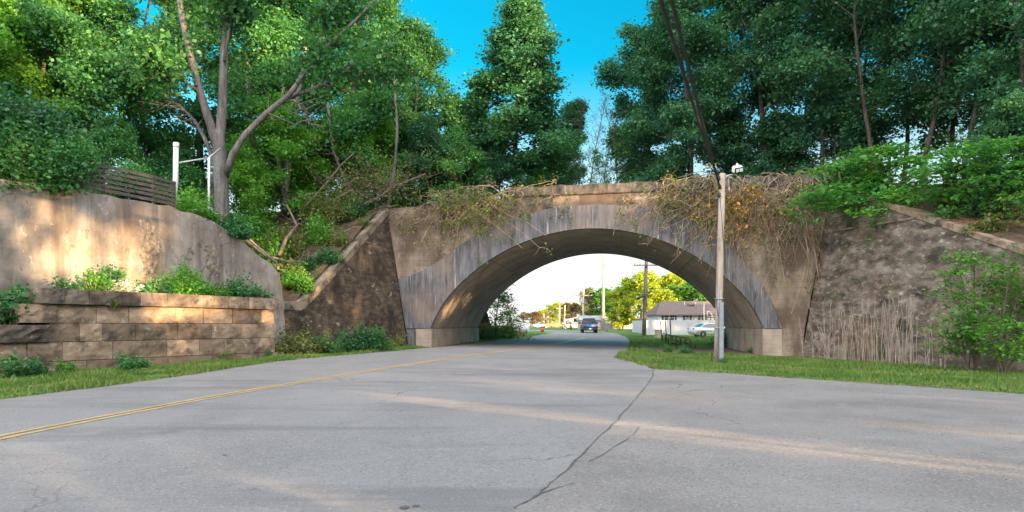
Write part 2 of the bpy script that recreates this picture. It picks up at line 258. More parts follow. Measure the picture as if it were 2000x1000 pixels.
def tree_data(name, seed, Ht, r0, fb, nl, spread, prof='oval', el=(.15, 1.2), ns=7, ntw=5, lpt=26, ls=.2, jit=.28, lean=(0, 0), nseg=8, wob=.05, twigs=False, trunk_pts=None):
    """one trunk mesh (with limbs) and one leaf mesh, both about the base"""
    rng = np.random.default_rng(seed); mb = MB(); f = PROF[prof]
    if trunk_pts is None:
        tp = [np.array([0, 0, -.4])]; d = np.array([lean[0], lean[1], 1.0])
        for i in range(nseg):
            d = d+np.append(rng.normal(size=2)*wob, 0)-np.append(np.array(lean)*.1, 0); tp.append(tp[-1]+d/np.linalg.norm(d)*(Ht+.4)/nseg)
    else: tp = [np.array(q, float) for q in trunk_pts]
    n = len(tp); mb.tube(tp, [r0*(1.25 if i == 0 else 1)*(1-.88*(i/(n-1))**1.1) for i in range(n)], 8)
    leaves = []
    for i in range(nl):
        h = (i+rng.uniform(.1, .9))/nl; t = fb+(1-fb)*h*.97; p, td = along(tp, t)
        az = i*2.4+rng.uniform(-.6, .6); e = el[0]+(el[1]-el[0])*h+rng.uniform(-.15, .15)
        L = spread*f(h)*rng.uniform(.72, 1.15); d = np.array([math.cos(az)*math.cos(e), math.sin(az)*math.cos(e), math.sin(e)])
        lp = poly_branch(rng, p, d, L, 5, .12, .25); rr = max(.018, r0*.42*(1-.8*t)*(L/spread)**.5+.01)
        mb.tube(lp, [rr*(1-.75*k/5) for k in range(6)], 5, cap=False)
        for j in range(ns):
            u = .28+.72*(j+rng.uniform(0, 1))/ns; q, ld = along(lp, u); ld = ld/np.linalg.norm(ld)
            d2 = ld*.7+perp(rng, ld)*rng.uniform(.5, 1.0); d2[2] += .1; L2 = (.20+.30*(1.15-u))*L*rng.uniform(.7, 1.3)+.25
            sp = poly_branch(rng, q, d2, L2, 3, .15, .15); mb.tube(sp, [rr*.42, rr*.33, rr*.22, rr*.1], 3, cap=False)
            for k in range(ntw):
                w = .25+.75*(k+rng.uniform(0, 1))/ntw; s, d3 = along(sp, w); d3 = d3/np.linalg.norm(d3); d4 = d3*.6+perp(rng, d3)*.9
                L3 = rng.uniform(.35, .95)*(.35+.1*L2); e2 = s+d4/np.linalg.norm(d4)*L3
                if twigs: mb.tube([s, (s+e2)/2+rng.normal(size=3)*.04, e2], [.012, .009, .005], 3, cap=False)
                m = int(lpt*rng.uniform(.4, 1.6)); uu = rng.uniform(.1, 1.1, m)[:, None]
                leaves.append(s+(e2-s)*uu+rng.normal(size=(m, 3))*jit*np.array([1, 1, .55]))
    me = bpy.data.meshes.new(name+'_trunk'); me.from_pydata([tuple(v) for v in mb.v], [], mb.f); me.polygons.foreach_set('use_smooth', mb.smooth)
    lm = leaf_mesh(name+'_leaves', np.concatenate(leaves), rng, ls) if lpt else None
    return me, lm
def shrub_data(name, seed, w, d, h, n, ls, stems=14, hollow=.45, lump=.35):
    rng = np.random.default_rng(seed); mb = MB(); pos = []
    cl = []
    for i in range(stems):
        a = rng.uniform(0, 6.283); r = math.sqrt(rng.uniform(0, 1)); z = h*(1-.75*r*r)*rng.uniform(.55, 1.08)
        tip = np.array([math.cos(a)*r*w/2, math.sin(a)*r*d/2, z]); b = np.array([tip[0]*.3, tip[1]*.3, -.1])
        mid = (tip+b)/2+rng.normal(size=3)*.06*h; mb.tube([b, mid, tip], [.018, .012, .004], 3, cap=False); cl.append((b, mid, tip))
    per = n//stems
    for b, mid, tip in cl:
        u = rng.uniform(.15, 1.08, per)[:, None]; base = np.where(u < .5, b+(mid-b)*u*2, mid+(tip-mid)*(u-.5)*2)
        pos.append(base+rng.normal(size=(per, 3))*np.array([w, d, h])*lump*.28)
    pos = np.concatenate(pos); pos[:, 2] = np.abs(pos[:, 2])
    me = bpy.data.meshes.new(name+'_stems'); me.from_pydata([tuple(v) for v in mb.v], [], mb.f)
    return me, leaf_mesh(name+'_leaves', pos, rng, ls)
def plant(name, data, loc, label, cat, bark, leaf, group=None, rz=0, sc=1.0, tn='trunk', cn='crown'):
    r = empty(name, loc, label, cat, group, rz); r.scale = sc if isinstance(sc, tuple) else (sc,)*3
    for nm, me, mt in ((tn, data[0], bark), (cn, data[1], leaf)):
        if me is None: continue
        o = bpy.data.objects.new(nm, me); COL.objects.link(o); o.parent = r
        if len(me.materials) == 0: me.materials.append(mt)
        o.material_slots[0].link = 'OBJECT'; o.material_slots[0].material = mt
    return r

# ------------------------------------------------------------------ the bridge frame of reference
L0 = Vector((-4.71, 40, 0)); U = Vector((.978, -.208, 0)).normalized(); V = Vector((math.sin(R(9)), math.cos(R(9)), 0)); NF = Vector((-.208, -.978, 0)).normalized()
BL, SPAN = 13.5, 18.3
def B(s, z, d=0.0): p = L0+U*s+V*d; return Vector((p.x, p.y, z))
SC, SE = -1.30, 20.1                               # where the face meets the wing walls at the ground
CL, CR = L0+U*SC, L0+U*SE
def nfront(x, y): return (Vector((x, y, 0))-L0).dot(NF)
# left retaining wall lines
b0, b1 = G(0, 735), G(537, 696)
BW = Vector((b0.x, b0.y, 0)); BD = Vector((b1.x-b0.x, b1.y-b0.y, 0)); BLEN = BD.length; BD.normalize(); BN = Vector((-BD.y, BD.x, 0))
CW = BW+BN*2.0                                     # concrete wall stands 2 m behind the block wall
def on_line(px, o, d):
    k = (px-1000)/F; t = (k*o.y-o.x)/(d.x-k*d.y); return t, o.y+d.y*t
cw_prof = []
for px, py in ((-260, 326), (-100, 334), (0, 345), (100, 360), (220, 380), (340, 402), (430, 432), (470, 464), (515, 500), (549, 526), (554, 545), (558, 600)):
    t, y = on_line(px, CW, BD); cw_prof.append((t, CH+(HZ-py)/F*y))
cw_prof = [(-14, cw_prof[2][1])]+[q for q in cw_prof if q[0] > -13]
def cwz(t): return float(np.interp(t, [q[0] for q in cw_prof], [q[1] for q in cw_prof]))
CWE = cw_prof[-1][0]
# wings
WLD = Vector((-4.83, -9.0, 0)).normalized(); WLE = 10.9          # left wing direction from CL, length
WRD = (Vector((17.55, 23.5, 0))-Vector((CR.x, CR.y, 0))).normalized(); WRE = 17.5
WLN = Vector((WLD.y, -WLD.x, 0));  WLN = WLN if WLN.x < 0 else -WLN      # into the bank (left/back)
WRN = Vector((-WRD.y, WRD.x, 0)); WRN = WRN if WRN.x > 0 else -WRN
def batt(z): return .165*max(0, z-.3)                # the wing walls lean back with height
def corner_k(D, NIN): return -NIN.dot(NF)/D.dot(NF)   # where a leaning wing plane meets the bridge face
KL, KR = corner_k(WLD, WLN), corner_k(WRD, WRN)
def sL(z): return SC+(WLD.dot(U)*KL+WLN.dot(U))*batt(z)
def sR(z): return SE+(WRD.dot(U)*KR+WRN.dot(U))*batt(z)
SLL, SLR = .76, .43
def zL(x, y):
    n = nfront(x, y); q = Vector((x, y, 0))-CW; t = q.dot(BD); back = q.dot(BN)
    s = (Vector((x, y, 0))-L0).dot(U)
    z = 8.60-.765*max(0, n) if n > -13 else 8.75-.62*(-13-n)
    z = min(z, 8.75-.8*max(0, s-SC-.5))
    zw = cwz(t)-.12+.12*max(0, back-3)
    if t < CWE+.5: z = max(z, min(8.2, zw))
    return z+.12*math.sin(x*1.9+y*.7)*math.sin(y*1.3-x*.4)
def zR(x, y):
    n = nfront(x, y); s = (Vector((x, y, 0))-L0).dot(U)
    z = 8.75-SLR*max(0, n) if n > -13 else 8.75-.62*(-13-n)
    z = min(z, 8.75-.9*max(0, SE-.3-s)) if n < -13 else z
    return max(-.3, z+.12*math.sin(x*1.7+y*.9)*math.sin(y*1.1-x*.6))

# ------------------------------------------------------------------ the setting: ground, road, banks
def sheet(name, poly, zf, step, mat, kind='structure'):
    b = bmesh.new(); vs = [b.verts.new((p[0], p[1], 0)) for p in poly]; es = [b.edges.new((vs[i], vs[(i+1) % len(vs)])) for i in range(len(vs))]
    bmesh.ops.triangle_fill(b, edges=es, use_beauty=True)
    xs = [p[0] for p in poly]; ys = [p[1] for p in poly]
    for ax, lo, hi in ((0, min(xs), max(xs)), (1, min(ys), max(ys))):
        k = lo+step
        while k < hi:
            nn = [0, 0, 0]; nn[ax] = 1; co = [0, 0, 0]; co[ax] = k
            bmesh.ops.bisect_plane(b, geom=b.verts[:]+b.edges[:]+b.faces[:], plane_co=co, plane_no=nn, dist=1e-6); k += step
    for v in b.verts: v.co.z = zf(v.co.x, v.co.y)
    bmesh.ops.recalc_face_normals(b, faces=b.faces)
    if sum(f.normal.z for f in b.faces) < 0: bmesh.ops.reverse_faces(b, faces=b.faces)
    me = bpy.data.meshes.new(name); b.to_mesh(me); b.free()
    for p in me.polygons: p.use_smooth = True
    o = link(name, me, mat); return tag(o, kind=kind)
def axis(segs):
    r = []
    for a, b, s in segs: r += list(np.arange(a, b, s))
    return r+[segs[-1][1]]
gx = axis([(-900, -100, 100), (-100, -40, 10), (-40, 60, 1.0), (60, 120, 10), (120, 1000, 110)]); gy = axis([(-300, -20, 40), (-20, 0, 4), (0, 130, 1.0), (130, 260, 10), (260, 2600, 180)])
me = bpy.data.meshes.new('ground'); nx = len(gx)
me.from_pydata([(x, y, H(x, y)) for y in gy for x in gx], [], [(j*nx+i, j*nx+i+1, (j+1)*nx+i+1, (j+1)*nx+i) for j in range(len(gy)-1) for i in range(nx-1)])
for p in me.polygons: p.use_smooth = True
tag(link('ground', me, m_ground), kind='structure')
def gp(px, py): q = G(px, py); return (q.x, q.y)
left_edge = [gp(*q) for q in ((-60, 789), (0, 781), (100, 769), (200, 757), (300, 743), (400, 729), (480, 716), (540, 707), (620, 698), (700, 692), (760, 687), (835, 680), (890, 675), (940, 669), (1000, 662), (1040, 657), (1068, 652), (1082, 648.5))]
left_far = [(3.6, 100), (-3, 112), (-14, 124), (-40, 140), (-120, 165)]
right_far = [(-120, 176), (-40, 153), (-10, 136), (4, 122), (10, 110)]
right_edge = [gp(*q) for q in ((1180, 648.6), (1206, 652), (1224, 659), (1231, 667), (1229, 677), (1219, 686), (1204, 694), (1199, 699), (1210, 702), (1232, 707), (1258, 715), (1276, 721.5))]
seam = [(1276, 721.5), (1275, 736), (1258, 760), (1238, 784), (1205, 822), (1176, 850), (1142, 884), (1112, 912), (1082, 944), (1044, 972), (1004, 996), (900, 1080), (700, 1400)]
seam_g = [gp(*q) for q in seam]
def ragged(pts, step=.45, amp=.07, seed=1):
    r = random.Random(seed); out = []
    for a, b in zip(pts, pts[1:]):
        n = max(1, min(40, int(math.hypot(b[0]-a[0], b[1]-a[1])/step)))
        out += [(a[0]+(b[0]-a[0])*k/n+(r.uniform(-amp, amp) if k else 0), a[1]+(b[1]-a[1])*k/n+(r.uniform(-amp, amp) if k else 0)) for k in range(n)]
    return out+[pts[-1]]
left_edge = ragged(left_edge, seed=2); right_edge = ragged(right_edge, .5, .10, 3)
road_poly = left_edge+left_far+right_far+right_edge+seam_g[1:]+[(-1.2, -40), (-30, -40), (-26, 2)]
sheet('road', road_poly, lambda x, y: H(x, y)+.010, 1.5, m_road)
apron_edge = [gp(*q) for q in ((1276, 721.5), (1330, 724), (1400, 729), (1500, 736), (1600, 743), (1700, 750), (1800, 757), (1900, 764), (2000, 771), (2150, 781))]
apron_edge = ragged(apron_edge, .4, .10, 4)
sheet('side_drive', apron_edge+[(30, 14), (40, 2), (36, -40), (-1.2, -40)]+seam_g[1:][::-1], lambda x, y: H(x, y)+.012, 1.5, m_apron)
def ribbon(name, pts, w, mat, dz, jit=0.0, wf=None):
    pts = [Vector((p[0], p[1], 0)) for p in pts]; fine = []
    for a, b in zip(pts, pts[1:]):
        n = max(1, int((b-a).length/.6)); fine += [a+(b-a)*k/n for k in range(n)]
    fine.append(pts[-1]); rng = random.Random(5); A = []; Bq = []
    for i, p in enumerate(fine):
        t = (fine[min(i+1, len(fine)-1)]-fine[max(i-1, 0)]).normalized(); n = Vector((-t.y, t.x, 0)); ww = w*(wf(i/len(fine)) if wf else 1)*(1+jit*rng.uniform(-1, 1)); p = p+n*jit*rng.uniform(-1, 1)*w
        for L_, s in ((A, ww/2), (Bq, -ww/2)): q = p+n*s; L_.append(Vector((q.x, q.y, H(q.x, q.y)+dz)))
    mb = MB(); mb.strip(A, Bq); return tag(mb.build(name, mat), kind='structure')
def smooth(pts, k=3):
    for _ in range(k):
        pts = [pts[0]]+[((a[0]*3+b[0])/4, (a[1]*3+b[1])/4) if i % 2 == 0 else ((a[0]+b[0]*3)/4, (a[1]+b[1]*3)/4) for a, b in zip(pts, pts[1:]) for i in (0, 1)]+[pts[-1]]
    return pts
cl = smooth([gp(*q) for q in ((-300, 921), (0, 856), (200, 817), (400, 779), (600, 745.5), (800, 712.5), (900, 697.5), (1000, 684.5), (1060, 676), (1110, 667.5), (1142, 660))], 2)
def offs(pts, d):
    r = []
    for i, p in enumerate(pts):
        a, b = pts[max(0, i-1)], pts[min(len(pts)-1, i+1)]; t = Vector((b[0]-a[0], b[1]-a[1])).normalized(); r.append((p[0]-t.y*d, p[1]+t.x*d))
    return r
ny = int(len(cl)*.84)
ribbon('yellow_line', offs(cl, .11)[:ny], .10, m_yel, .018, .04); ribbon('yellow_line', offs(cl, -.11)[:ny], .10, m_yel, .018, .04)
ribbon('yellow_line', cl[ny-1:], .22, m_ypale, .018, .05)
rc = random.Random(3)
ribbon('road_crack', [(x+rc.uniform(-.03, .03), y+rc.uniform(-.03, .03)) for x, y in smooth(seam_g[:11], 2)], .020, m_crack, .020, .6)
for pts in (((1150, 905), (1180, 890), (1205, 872), (1235, 855), (1250, 835)), ((1930, 823), (1965, 826), (2010, 829)), ((1690, 768), (1740, 770), (1800, 770)), ((1040, 975), (1075, 960), (1120, 948))):
    ribbon('road_crack', smooth([gp(*q) for q in pts], 2), .011, m_crack, .021, .6)
mb = MB()
for cx, cy, r_ in ((790, 996, .05), (812, 992, .035), (438, 892, .03)):
    c = G(cx, cy); n = 11; mb.add([Vector((c.x+math.cos(k*2*math.pi/n)*r_*rc.uniform(.6, 1.2), c.y+math.sin(k*2*math.pi/n)*r_*rc.uniform(.6, 1.4), c.z+.02)) for k in range(n)], [tuple(range(n))])
tag(mb.build('tar_patch', m_crack), kind='structure')
def edge_band(name, pts, w0, mat, dz): ribbon(name, pts, w0, mat, dz, .5)
edge_band('dirt_edge', right_edge[len(right_edge)//2:], 1.3, m_dirt, .006); edge_band('dirt_edge', apron_edge, 1.0, m_dirt, .007); edge_band('dirt_edge', left_edge[:len(left_edge)*2//3], .55, m_dirt, .006)
sheet('dirt_path', smooth([gp(*q) for q in ((1234, 681), (1262, 675), (1330, 680), (1390, 682), (1420, 677), (1480, 686), (1508, 694), (1460, 698), (1400, 694), (1340, 691), (1290, 688), (1240, 686))], 2), lambda x, y: H(x, y)+.006, 1, m_dirt)
sheet('dirt_path', [gp(*q) for q in ((-80, 764), (0, 757), (60, 752), (100, 751), (60, 757), (0, 764), (-80, 772))], lambda x, y: H(x, y)+.006, 1, m_dirt)
# embankments
cwb = lambda t, k: CW+BD*t+BN*k
wl_in = lambda k, off: CL+WLD*k+Vector((-WLD.y, WLD.x, 0))*(-off)
xy = lambda p: (p.x, p.y)
wtop = lambda C, D, NI, k, z: C+D*k+NI*(.165*z+.28)
bl = [xy(cwb(-13.5, .35)), xy(cwb(CWE, .35)), xy(wtop(CL, WLD, WLN, WLE, 2.75)), xy(wtop(CL, WLD, WLN, 8, 2.9)), xy(wtop(CL, WLD, WLN, 4, 5.6)), xy(wtop(CL, WLD, WLN, .4, 8.4)+V*.3), xy(B(-1.5, 0, 14)), xy(B(-1, 0, 26)), (-70, 80), (-75, 30), (-50, 2)]
sheet('embankment', bl, zL, 1.0, m_bank)
br = [xy(wtop(CR, WRD, WRN, .6, 8.8)+V*.3), xy(wtop(CR, WRD, WRN, 5, 7)), xy(wtop(CR, WRD, WRN, 10, 5)), xy(wtop(CR, WRD, WRN, WRE, 2)), (24, 6), (70, -5), (80, 70), xy(B(SE+8, 0, 30)), xy(B(SE+1.5, 0, 14))]
sheet('embankment', br, zR, 1.0, m_bank)

# ------------------------------------------------------------------ concrete arch bridge
bridge = empty('concrete_arch_bridge', (L0.x, L0.y, .3), 'weathered concrete arch railway bridge carrying trees over the road', 'bridge')
half = [(0, 1.45), (.10, 1.75), (.33, 2.27), (.7, 2.85), (1.2, 3.45), (1.9, 4.17), (2.73, 4.82), (3.65, 5.45), (4.64, 5.97), (5.8, 6.44), (7.2, 6.80), (8.2, 6.94), (9.15, 6.98)]
def dense(pts, m=4):
    xs = np.array([p[0] for p in pts]); zs = np.array([p[1] for p in pts]); u = np.concatenate([[0], np.cumsum(np.hypot(np.diff(xs), np.diff(zs)))]); k = np.linspace(0, u[-1], 60)
    x = np.interp(k, u, xs); z = np.interp(k, u, zs)
    for _ in range(6): x[1:-1] = (x[:-2]+2*x[1:-1]+x[2:])/4; z[1:-1] = (z[:-2]+2*z[1:-1]+z[2:])/4
    return list(zip(x, z))
intr = dense(half+[(SPAN-x, z) for x, z in half[:-1][::-1]])
extr = dense([(sL(4.3), 4.3), (-.8, 4.6), (.31, 5.12), (1.3, 5.88), (2.33, 6.58), (3.5, 7.22), (4.67, 7.68), (6.95, 8.15), (9.15, 8.28), (11.4, 8.15), (13.6, 7.68), (14.9, 7.1), (16.0, 6.3), (17.1, 5.25), (18.0, 4.1), (18.7, 2.9), (19.1, 1.9), (19.2, 1.45)])
def top_z(s): return float(np.interp(s, [-3.5, -2.65, 0, 4.9, 30], [8.35, 8.45, 8.55, 8.82, 8.86]))
# spandrel walls
sp = MB()
sbot = extr+[(sR(1.45), 1.45)]; topn = len(sbot); tops = [sL(8.45)+(sR(8.86)-sL(8.45))*i/(topn-1) for i in range(topn)]
for d, flip in ((0, 0), (BL, 1)):
    a = [B(s, z, d) for s, z in sbot]; b = [B(s, top_z(s), d) for s in tops]; sp.strip(a, b) if not flip else sp.strip(b, a)
sp.build('spandrel_wall', m_face, bridge)
# pier faces beside the ring down to the ground, one each side
for d in (0, BL):
    for q, mt in (((sL(-.3), .02, .02, sL(1.45)), m_ring), ((SPAN-.02, 19.2, 19.2, SPAN-.02), m_ring), ((19.2, sR(-.3), sR(1.45), 19.2), m_face)):
        mb = MB(); mb.quad(B(q[0], -.3, d), B(q[1], -.3, d), B(q[2], 1.45, d), B(q[3], 1.45, d)); mb.build('pier_face', mt, bridge)
# arch rings, proud of the face
rg = MB()
for d0, d1 in ((-.07, .3), (BL-.3, BL+.07)):
    a0 = [B(s, z, d0) for s, z in intr]; e0 = [B(s, z, d0) for s, z in extr]; a1 = [B(s, z, d1) for s, z in intr]; e1 = [B(s, z, d1) for s, z in extr]
    a0 = [B(sL(1.45), 1.45, d0)]+a0; a1 = [B(sL(1.45), 1.45, d1)]+a1
    e0 = [e0[0]]+e0; e1 = [e1[0]]+e1
    rg.strip(a0, e0); rg.strip(e0, e1); rg.strip(a1[::-1], e1[::-1])
    rg.strip([B(s, z, d0) for s, z in intr][::-1], [B(s, z, d1) for s, z in intr][::-1])
ring = rg.build('arch_ring', m_ring, bridge)
nb = MB(); inn = [(s, z-.012) for s, z in intr]           # barrel between the rings, with a shallow rebate
for a, b in ((.3, BL*.5), (BL*.5, BL-.3)):
    nb.strip([B(s, z, a) for s, z in intr], [B(s, z, b) for s, z in intr])
nb.build('arch_barrel', m_soff, bridge)
for k in (14, 45):                                     # construction joints across the barrel
    s, z = intr[k]; s2, z2 = intr[k+1]; o = .012; jb = MB()
    jb.quad(B(s, z-o, .31), B(s, z-o, BL-.31), B(s+(s2-s)*.12, z+(z2-z)*.12-o, BL-.31), B(s+(s2-s)*.12, z+(z2-z)*.12-o, .31)); jb.build('barrel_joint', m_mortar, bridge)
for s0, sg in ((0, -1), (SPAN, 1)):                     # springing pedestals
    pd = MB(); o = .06*-sg
    pts = [B(s0+o, -.3, -.04), B(s0+o, -.3, BL+.04), B(s0-sg*-.9, -.3, BL+.04), B(s0-sg*-.9, -.3, -.04)]
    pts = [B(s0+o, -.3, -.04), B(s0+sg*.9, -.3, -.04), B(s0+sg*.9, -.3, BL+.04), B(s0+o, -.3, BL+.04)]
    pd.hexa(pts+[Vector((p.x, p.y, 1.43)) for p in pts]); pd.build('pedestal', m_soff, bridge, bevel=.03)
# parapet coping and deck fill
cp = MB()
ss = np.linspace(4.6, 20.9, 40); cr = random.Random(2)
for a, b in zip(ss[:-1], ss[1:]):
    pts = [B(a, top_z(a), -.14), B(b, top_z(b), -.14), B(b, top_z(b), .5), B(a, top_z(a), .5)]
    cp.hexa(pts+[Vector((p.x, p.y, 9.38+.03*math.sin(p.x*3)+.02*math.sin(p.x*7.7))) for p in pts])
cp.build('parapet_coping', m_cop, bridge, bevel=.04)
sc_ = MB()                                             # keystone-like buttress block under the coping on the left of the crown
sc_.hexa([B(6.75, 8.16, -.12), B(7.15, 8.16, -.12), B(7.15, 8.16, .02), B(6.75, 8.16, .02), B(6.75, 8.80, -.12), B(7.15, 8.80, -.12), B(7.15, 8.80, .02), B(6.75, 8.80, .02)])
sc_.build('corbel', m_cop, bridge)
dk = MB()
sss = np.linspace(-2.8, 21.6, 20)
dk.strip([B(s, top_z(s)-.05, .02) for s in sss], [B(s, 8.75, 5) for s in sss]); dk.strip([B(s, 8.75, 5) for s in sss], [B(s, 8.8, BL-.01) for s in sss])
dk.build('deck_fill', m_bank, bridge)
# wing walls
def wing(name, C, D, NIN, length, z0, slope, mat, thick, capmat, zmin, lip, steps=24):
    mb = MB(); cap = MB(); bot = []; top = []
    kk = corner_k(D, NIN)
    for i in range(steps+1):
        k = length*i/steps; n = (C+D*k-L0).dot(NF); zt = max(zmin, z0-slope*n*.985); k0 = kk*batt(zt)*(1-i/steps)
        b = C+D*(k+kk*batt(-.3)*(1-i/steps)); bot.append(Vector((b.x, b.y, -.3))); t = C+D*(k+k0)+NIN*batt(zt); top.append(Vector((t.x, t.y, zt)))
    rows = [[bot[i]+(top[i]-bot[i])*q for i in range(steps+1)] for q in np.linspace(0, 1, 13)]
    rw = random.Random(4)
    for ri, r in enumerate(rows[1:-1]):
        for p in r[1:-1]: p += -NIN*rw.uniform(-.02, .03)
    for a, b in zip(rows, rows[1:]): mb.strip(a, b)
    w = mb.build(name, mat, bridge)
    for f in w.data.polygons: f.use_smooth = False
    f0 = [p-NIN*.10-Vector((0, 0, lip)) for p in top]; f1 = [p-NIN*.10 for p in top]; f2 = [p+NIN*.62 for p in top]; f3 = [p+NIN*.62-Vector((0, 0, 1.2)) for p in top]
    for l in (f1, f2):
        for p in l: p.z += rw.uniform(-.03, .03)
    cap.strip(f0, f1); cap.strip(f1, f2); cap.strip(f2, f3); cap.strip([p+NIN*.09 for p in f0], f0)
    cap.quad(f0[-1], f1[-1], f2[-1], f3[-1]); cap.build('wing_coping', capmat, w); return w, rows, top
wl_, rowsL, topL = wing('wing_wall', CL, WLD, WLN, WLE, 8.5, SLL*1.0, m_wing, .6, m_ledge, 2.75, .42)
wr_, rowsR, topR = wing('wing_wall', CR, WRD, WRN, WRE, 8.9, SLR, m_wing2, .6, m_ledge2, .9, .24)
lg = MB()                                              # pale lift joint running across the right wing wall
for i in range(1, 13):
    a, b = [Vector((r.x, r.y, 6.35-.02*j)) for r, j in ((rowsR[0][i], i), (rowsR[0][i+1], i+1))]
    for p in (a, b): p += WRN*(batt(p.z)-.05)
    if top_z and a.z < topR[i].z-.4: lg.quad(a, b, b+Vector((0, 0, .09)), a+Vector((0, 0, .09))); lg.quad(a+Vector((0, 0, .09)), b+Vector((0, 0, .09)), b+Vector((0, 0, .09))+WRN*.1, a+Vector((0, 0, .09))+WRN*.1)
lg.build('lift_joint', m_ledge, wr_)

# ------------------------------------------------------------------ left walls
wall = empty('retaining_wall', (CW.x, CW.y, .1), 'tall stained concrete retaining wall standing behind the sandstone blocks', 'wall')
mb = MB(); ts = list(np.arange(-14, CWE, .5))+[CWE]
rw = random.Random(9); rows = []
for q in np.linspace(0, 1, 10):
    row = []
    for t in ts:
        z = -.3+(cwz(t)+.3)*q; p = cwb(t, 0)+BN*(.04*z)+BN*(.03*math.sin(t*2.1+q*5)*math.sin(t*.7+q*9)+rw.uniform(-.012, .012))
        row.append(Vector((p.x, p.y, z+(rw.uniform(-.05, .04) if q == 1 else 0))))
    rows.append(row)
for a, b in zip(rows, rows[1:]): mb.strip(a, b)
tb = [p+BN*.6 for p in rows[-1]]; mb.strip(rows[-1], tb); mb.strip(tb, [Vector((p.x, p.y, -.3)) for p in tb]); mb.quad(rows[0][-1], *[r[-1] for r in rows[1:]], tb[-1], Vector((tb[-1].x, tb[-1].y, -.3)))
wf = mb.build('wall_face', m_wall, wall)
pb = MB()                                              # broken spalled strips down the wall
for px, w, z0, z1 in ((297, .75, 2.9, 5.7), (420, .9, 3.0, 5.0)):
    t, _ = on_line(px, CW, BD); pr = random.Random(px)
    g = [[None]*7 for _ in range(16)]
    for j in range(16):
        for i in range(7):
            z = z0+(z1-z0)*j/15; e = 0 if i in (0, 6) or j in (0, 15) else pr.uniform(.01, .05); p = cwb(t+(i/6-.5)*w*(1+.2*math.sin(j)), 0)+BN*(.04*z+.035-e-.02); g[j][i] = Vector((p.x, p.y, z))
    for j in range(15): pb.strip(g[j], g[j+1])
pb.build('spalled_patch', pm('spalled_concrete', [(.07,.058,.047), (.17,.14,.11), (.32,.275,.225)], 6, bump=1, bscale=9, bdist=.08), wall)

bw = empty('sandstone_block_wall', (BW.x, BW.y, .1), 'low wall of big tan sandstone blocks with a dark cap course', 'wall')
def bl_pt(t, k, z): p = BW+BD*t+BN*k; return Vector((p.x, p.y, z))
rb = random.Random(21)
def block(mb, t0, t1, k0, z0, z1, depth=.8, rough=.022, tilt=0):
    nu = max(4, int((t1-t0)/.22)); nv = 4; g = []
    a, b = rb.uniform(-.03, .03), rb.uniform(-.03, .03)
    for j in range(nv+1):
        r = []
        for i in range(nu+1):
            u, v = i/nu, j/nv; edge = min(u, 1-u, v, 1-v)
            k = k0+a*(u-.5)+b*(v-.5)-(rb.uniform(-.3, 1)*rough if edge > .001 else -.010)
            r.append(bl_pt(t0+(t1-t0)*u, k, z0+(z1-z0)*v))
        g.append(r)
    nvx = nu+1; vs = [p for r in g for p in r]; fs = [(j*nvx+i, j*nvx+i+1, (j+1)*nvx+i+1, (j+1)*nvx+i) for j in range(nv) for i in range(nu)]
    bk = [bl_pt(t0, k0+depth, z0), bl_pt(t1, k0+depth, z0), bl_pt(t1, k0+depth, z1), bl_pt(t0, k0+depth, z1)]; q = len(vs); vs += bk
    bt = [i for i in range(nvx)]; tp = [nv*nvx+i for i in range(nvx)]; lf = [j*nvx for j in range(nv+1)]; rt = [j*nvx+nu for j in range(nv+1)]
    fs += [tuple(tp+[q+2, q+3]), tuple(lf[::-1]+[q, q+3]), tuple(rt+[q+2, q+1]), tuple(bt[::-1]+[q, q+1])]
    mb.add(vs, fs)
def course(mb, ta, tb, k0, z0, z1, lo, hi, **kw):
    t = ta
    while t < tb-.02:
        e = min(tb, t+rb.uniform(lo, hi)); e = tb if tb-e < .6 else e
        block(mb, t+.010, e-.010, k0+rb.uniform(-.02, .02), z0+.009, z1-.009, **kw); t = e
tpx = lambda px: on_line(px, BW, BD)[0]
zc = [-.25, .50, 1.10, 1.68, 2.25, 2.74]
bm_ = MB()
course(bm_, -9, BLEN+.05, -.06, zc[0], zc[1], 1.2, 2.4)
course(bm_, -9, BLEN, 0, zc[1], zc[2], .7, 2.4); course(bm_, tpx(98), BLEN, .02, zc[2], zc[3], .6, 2.1)
course(bm_, tpx(42), BLEN-.03, .04, zc[3], zc[4], .6, 2.0)
bm_.build('block_course', m_stone, bw)
cb = MB(); course(cb, tpx(78), BLEN+.12, -.12, zc[4]+.01, zc[5], .6, 1.9, depth=1.0, rough=.03); cb.build('cap_course', m_cap, bw)
lb = MB(); course(lb, -9, tpx(96), -.10, zc[2], zc[3]-.05, 1.0, 1.8, depth=1.0, rough=.08); lb.build('projecting_block', m_cap, bw)
fl = MB()                                              # rubble fill on top behind the blocks
fl.hexa([bl_pt(-9, .5, -.2), bl_pt(BLEN-.06, .5, -.2), bl_pt(BLEN-.06, 2.05, -.2), bl_pt(-9, 2.05, -.2), bl_pt(-9, .5, 1.58), bl_pt(BLEN-.06, .5, 2.68), bl_pt(BLEN-.06, 2.05, 2.75), bl_pt(-9, 2.05, 2.0)])
fl.build('rubble_fill', m_bank, bw)

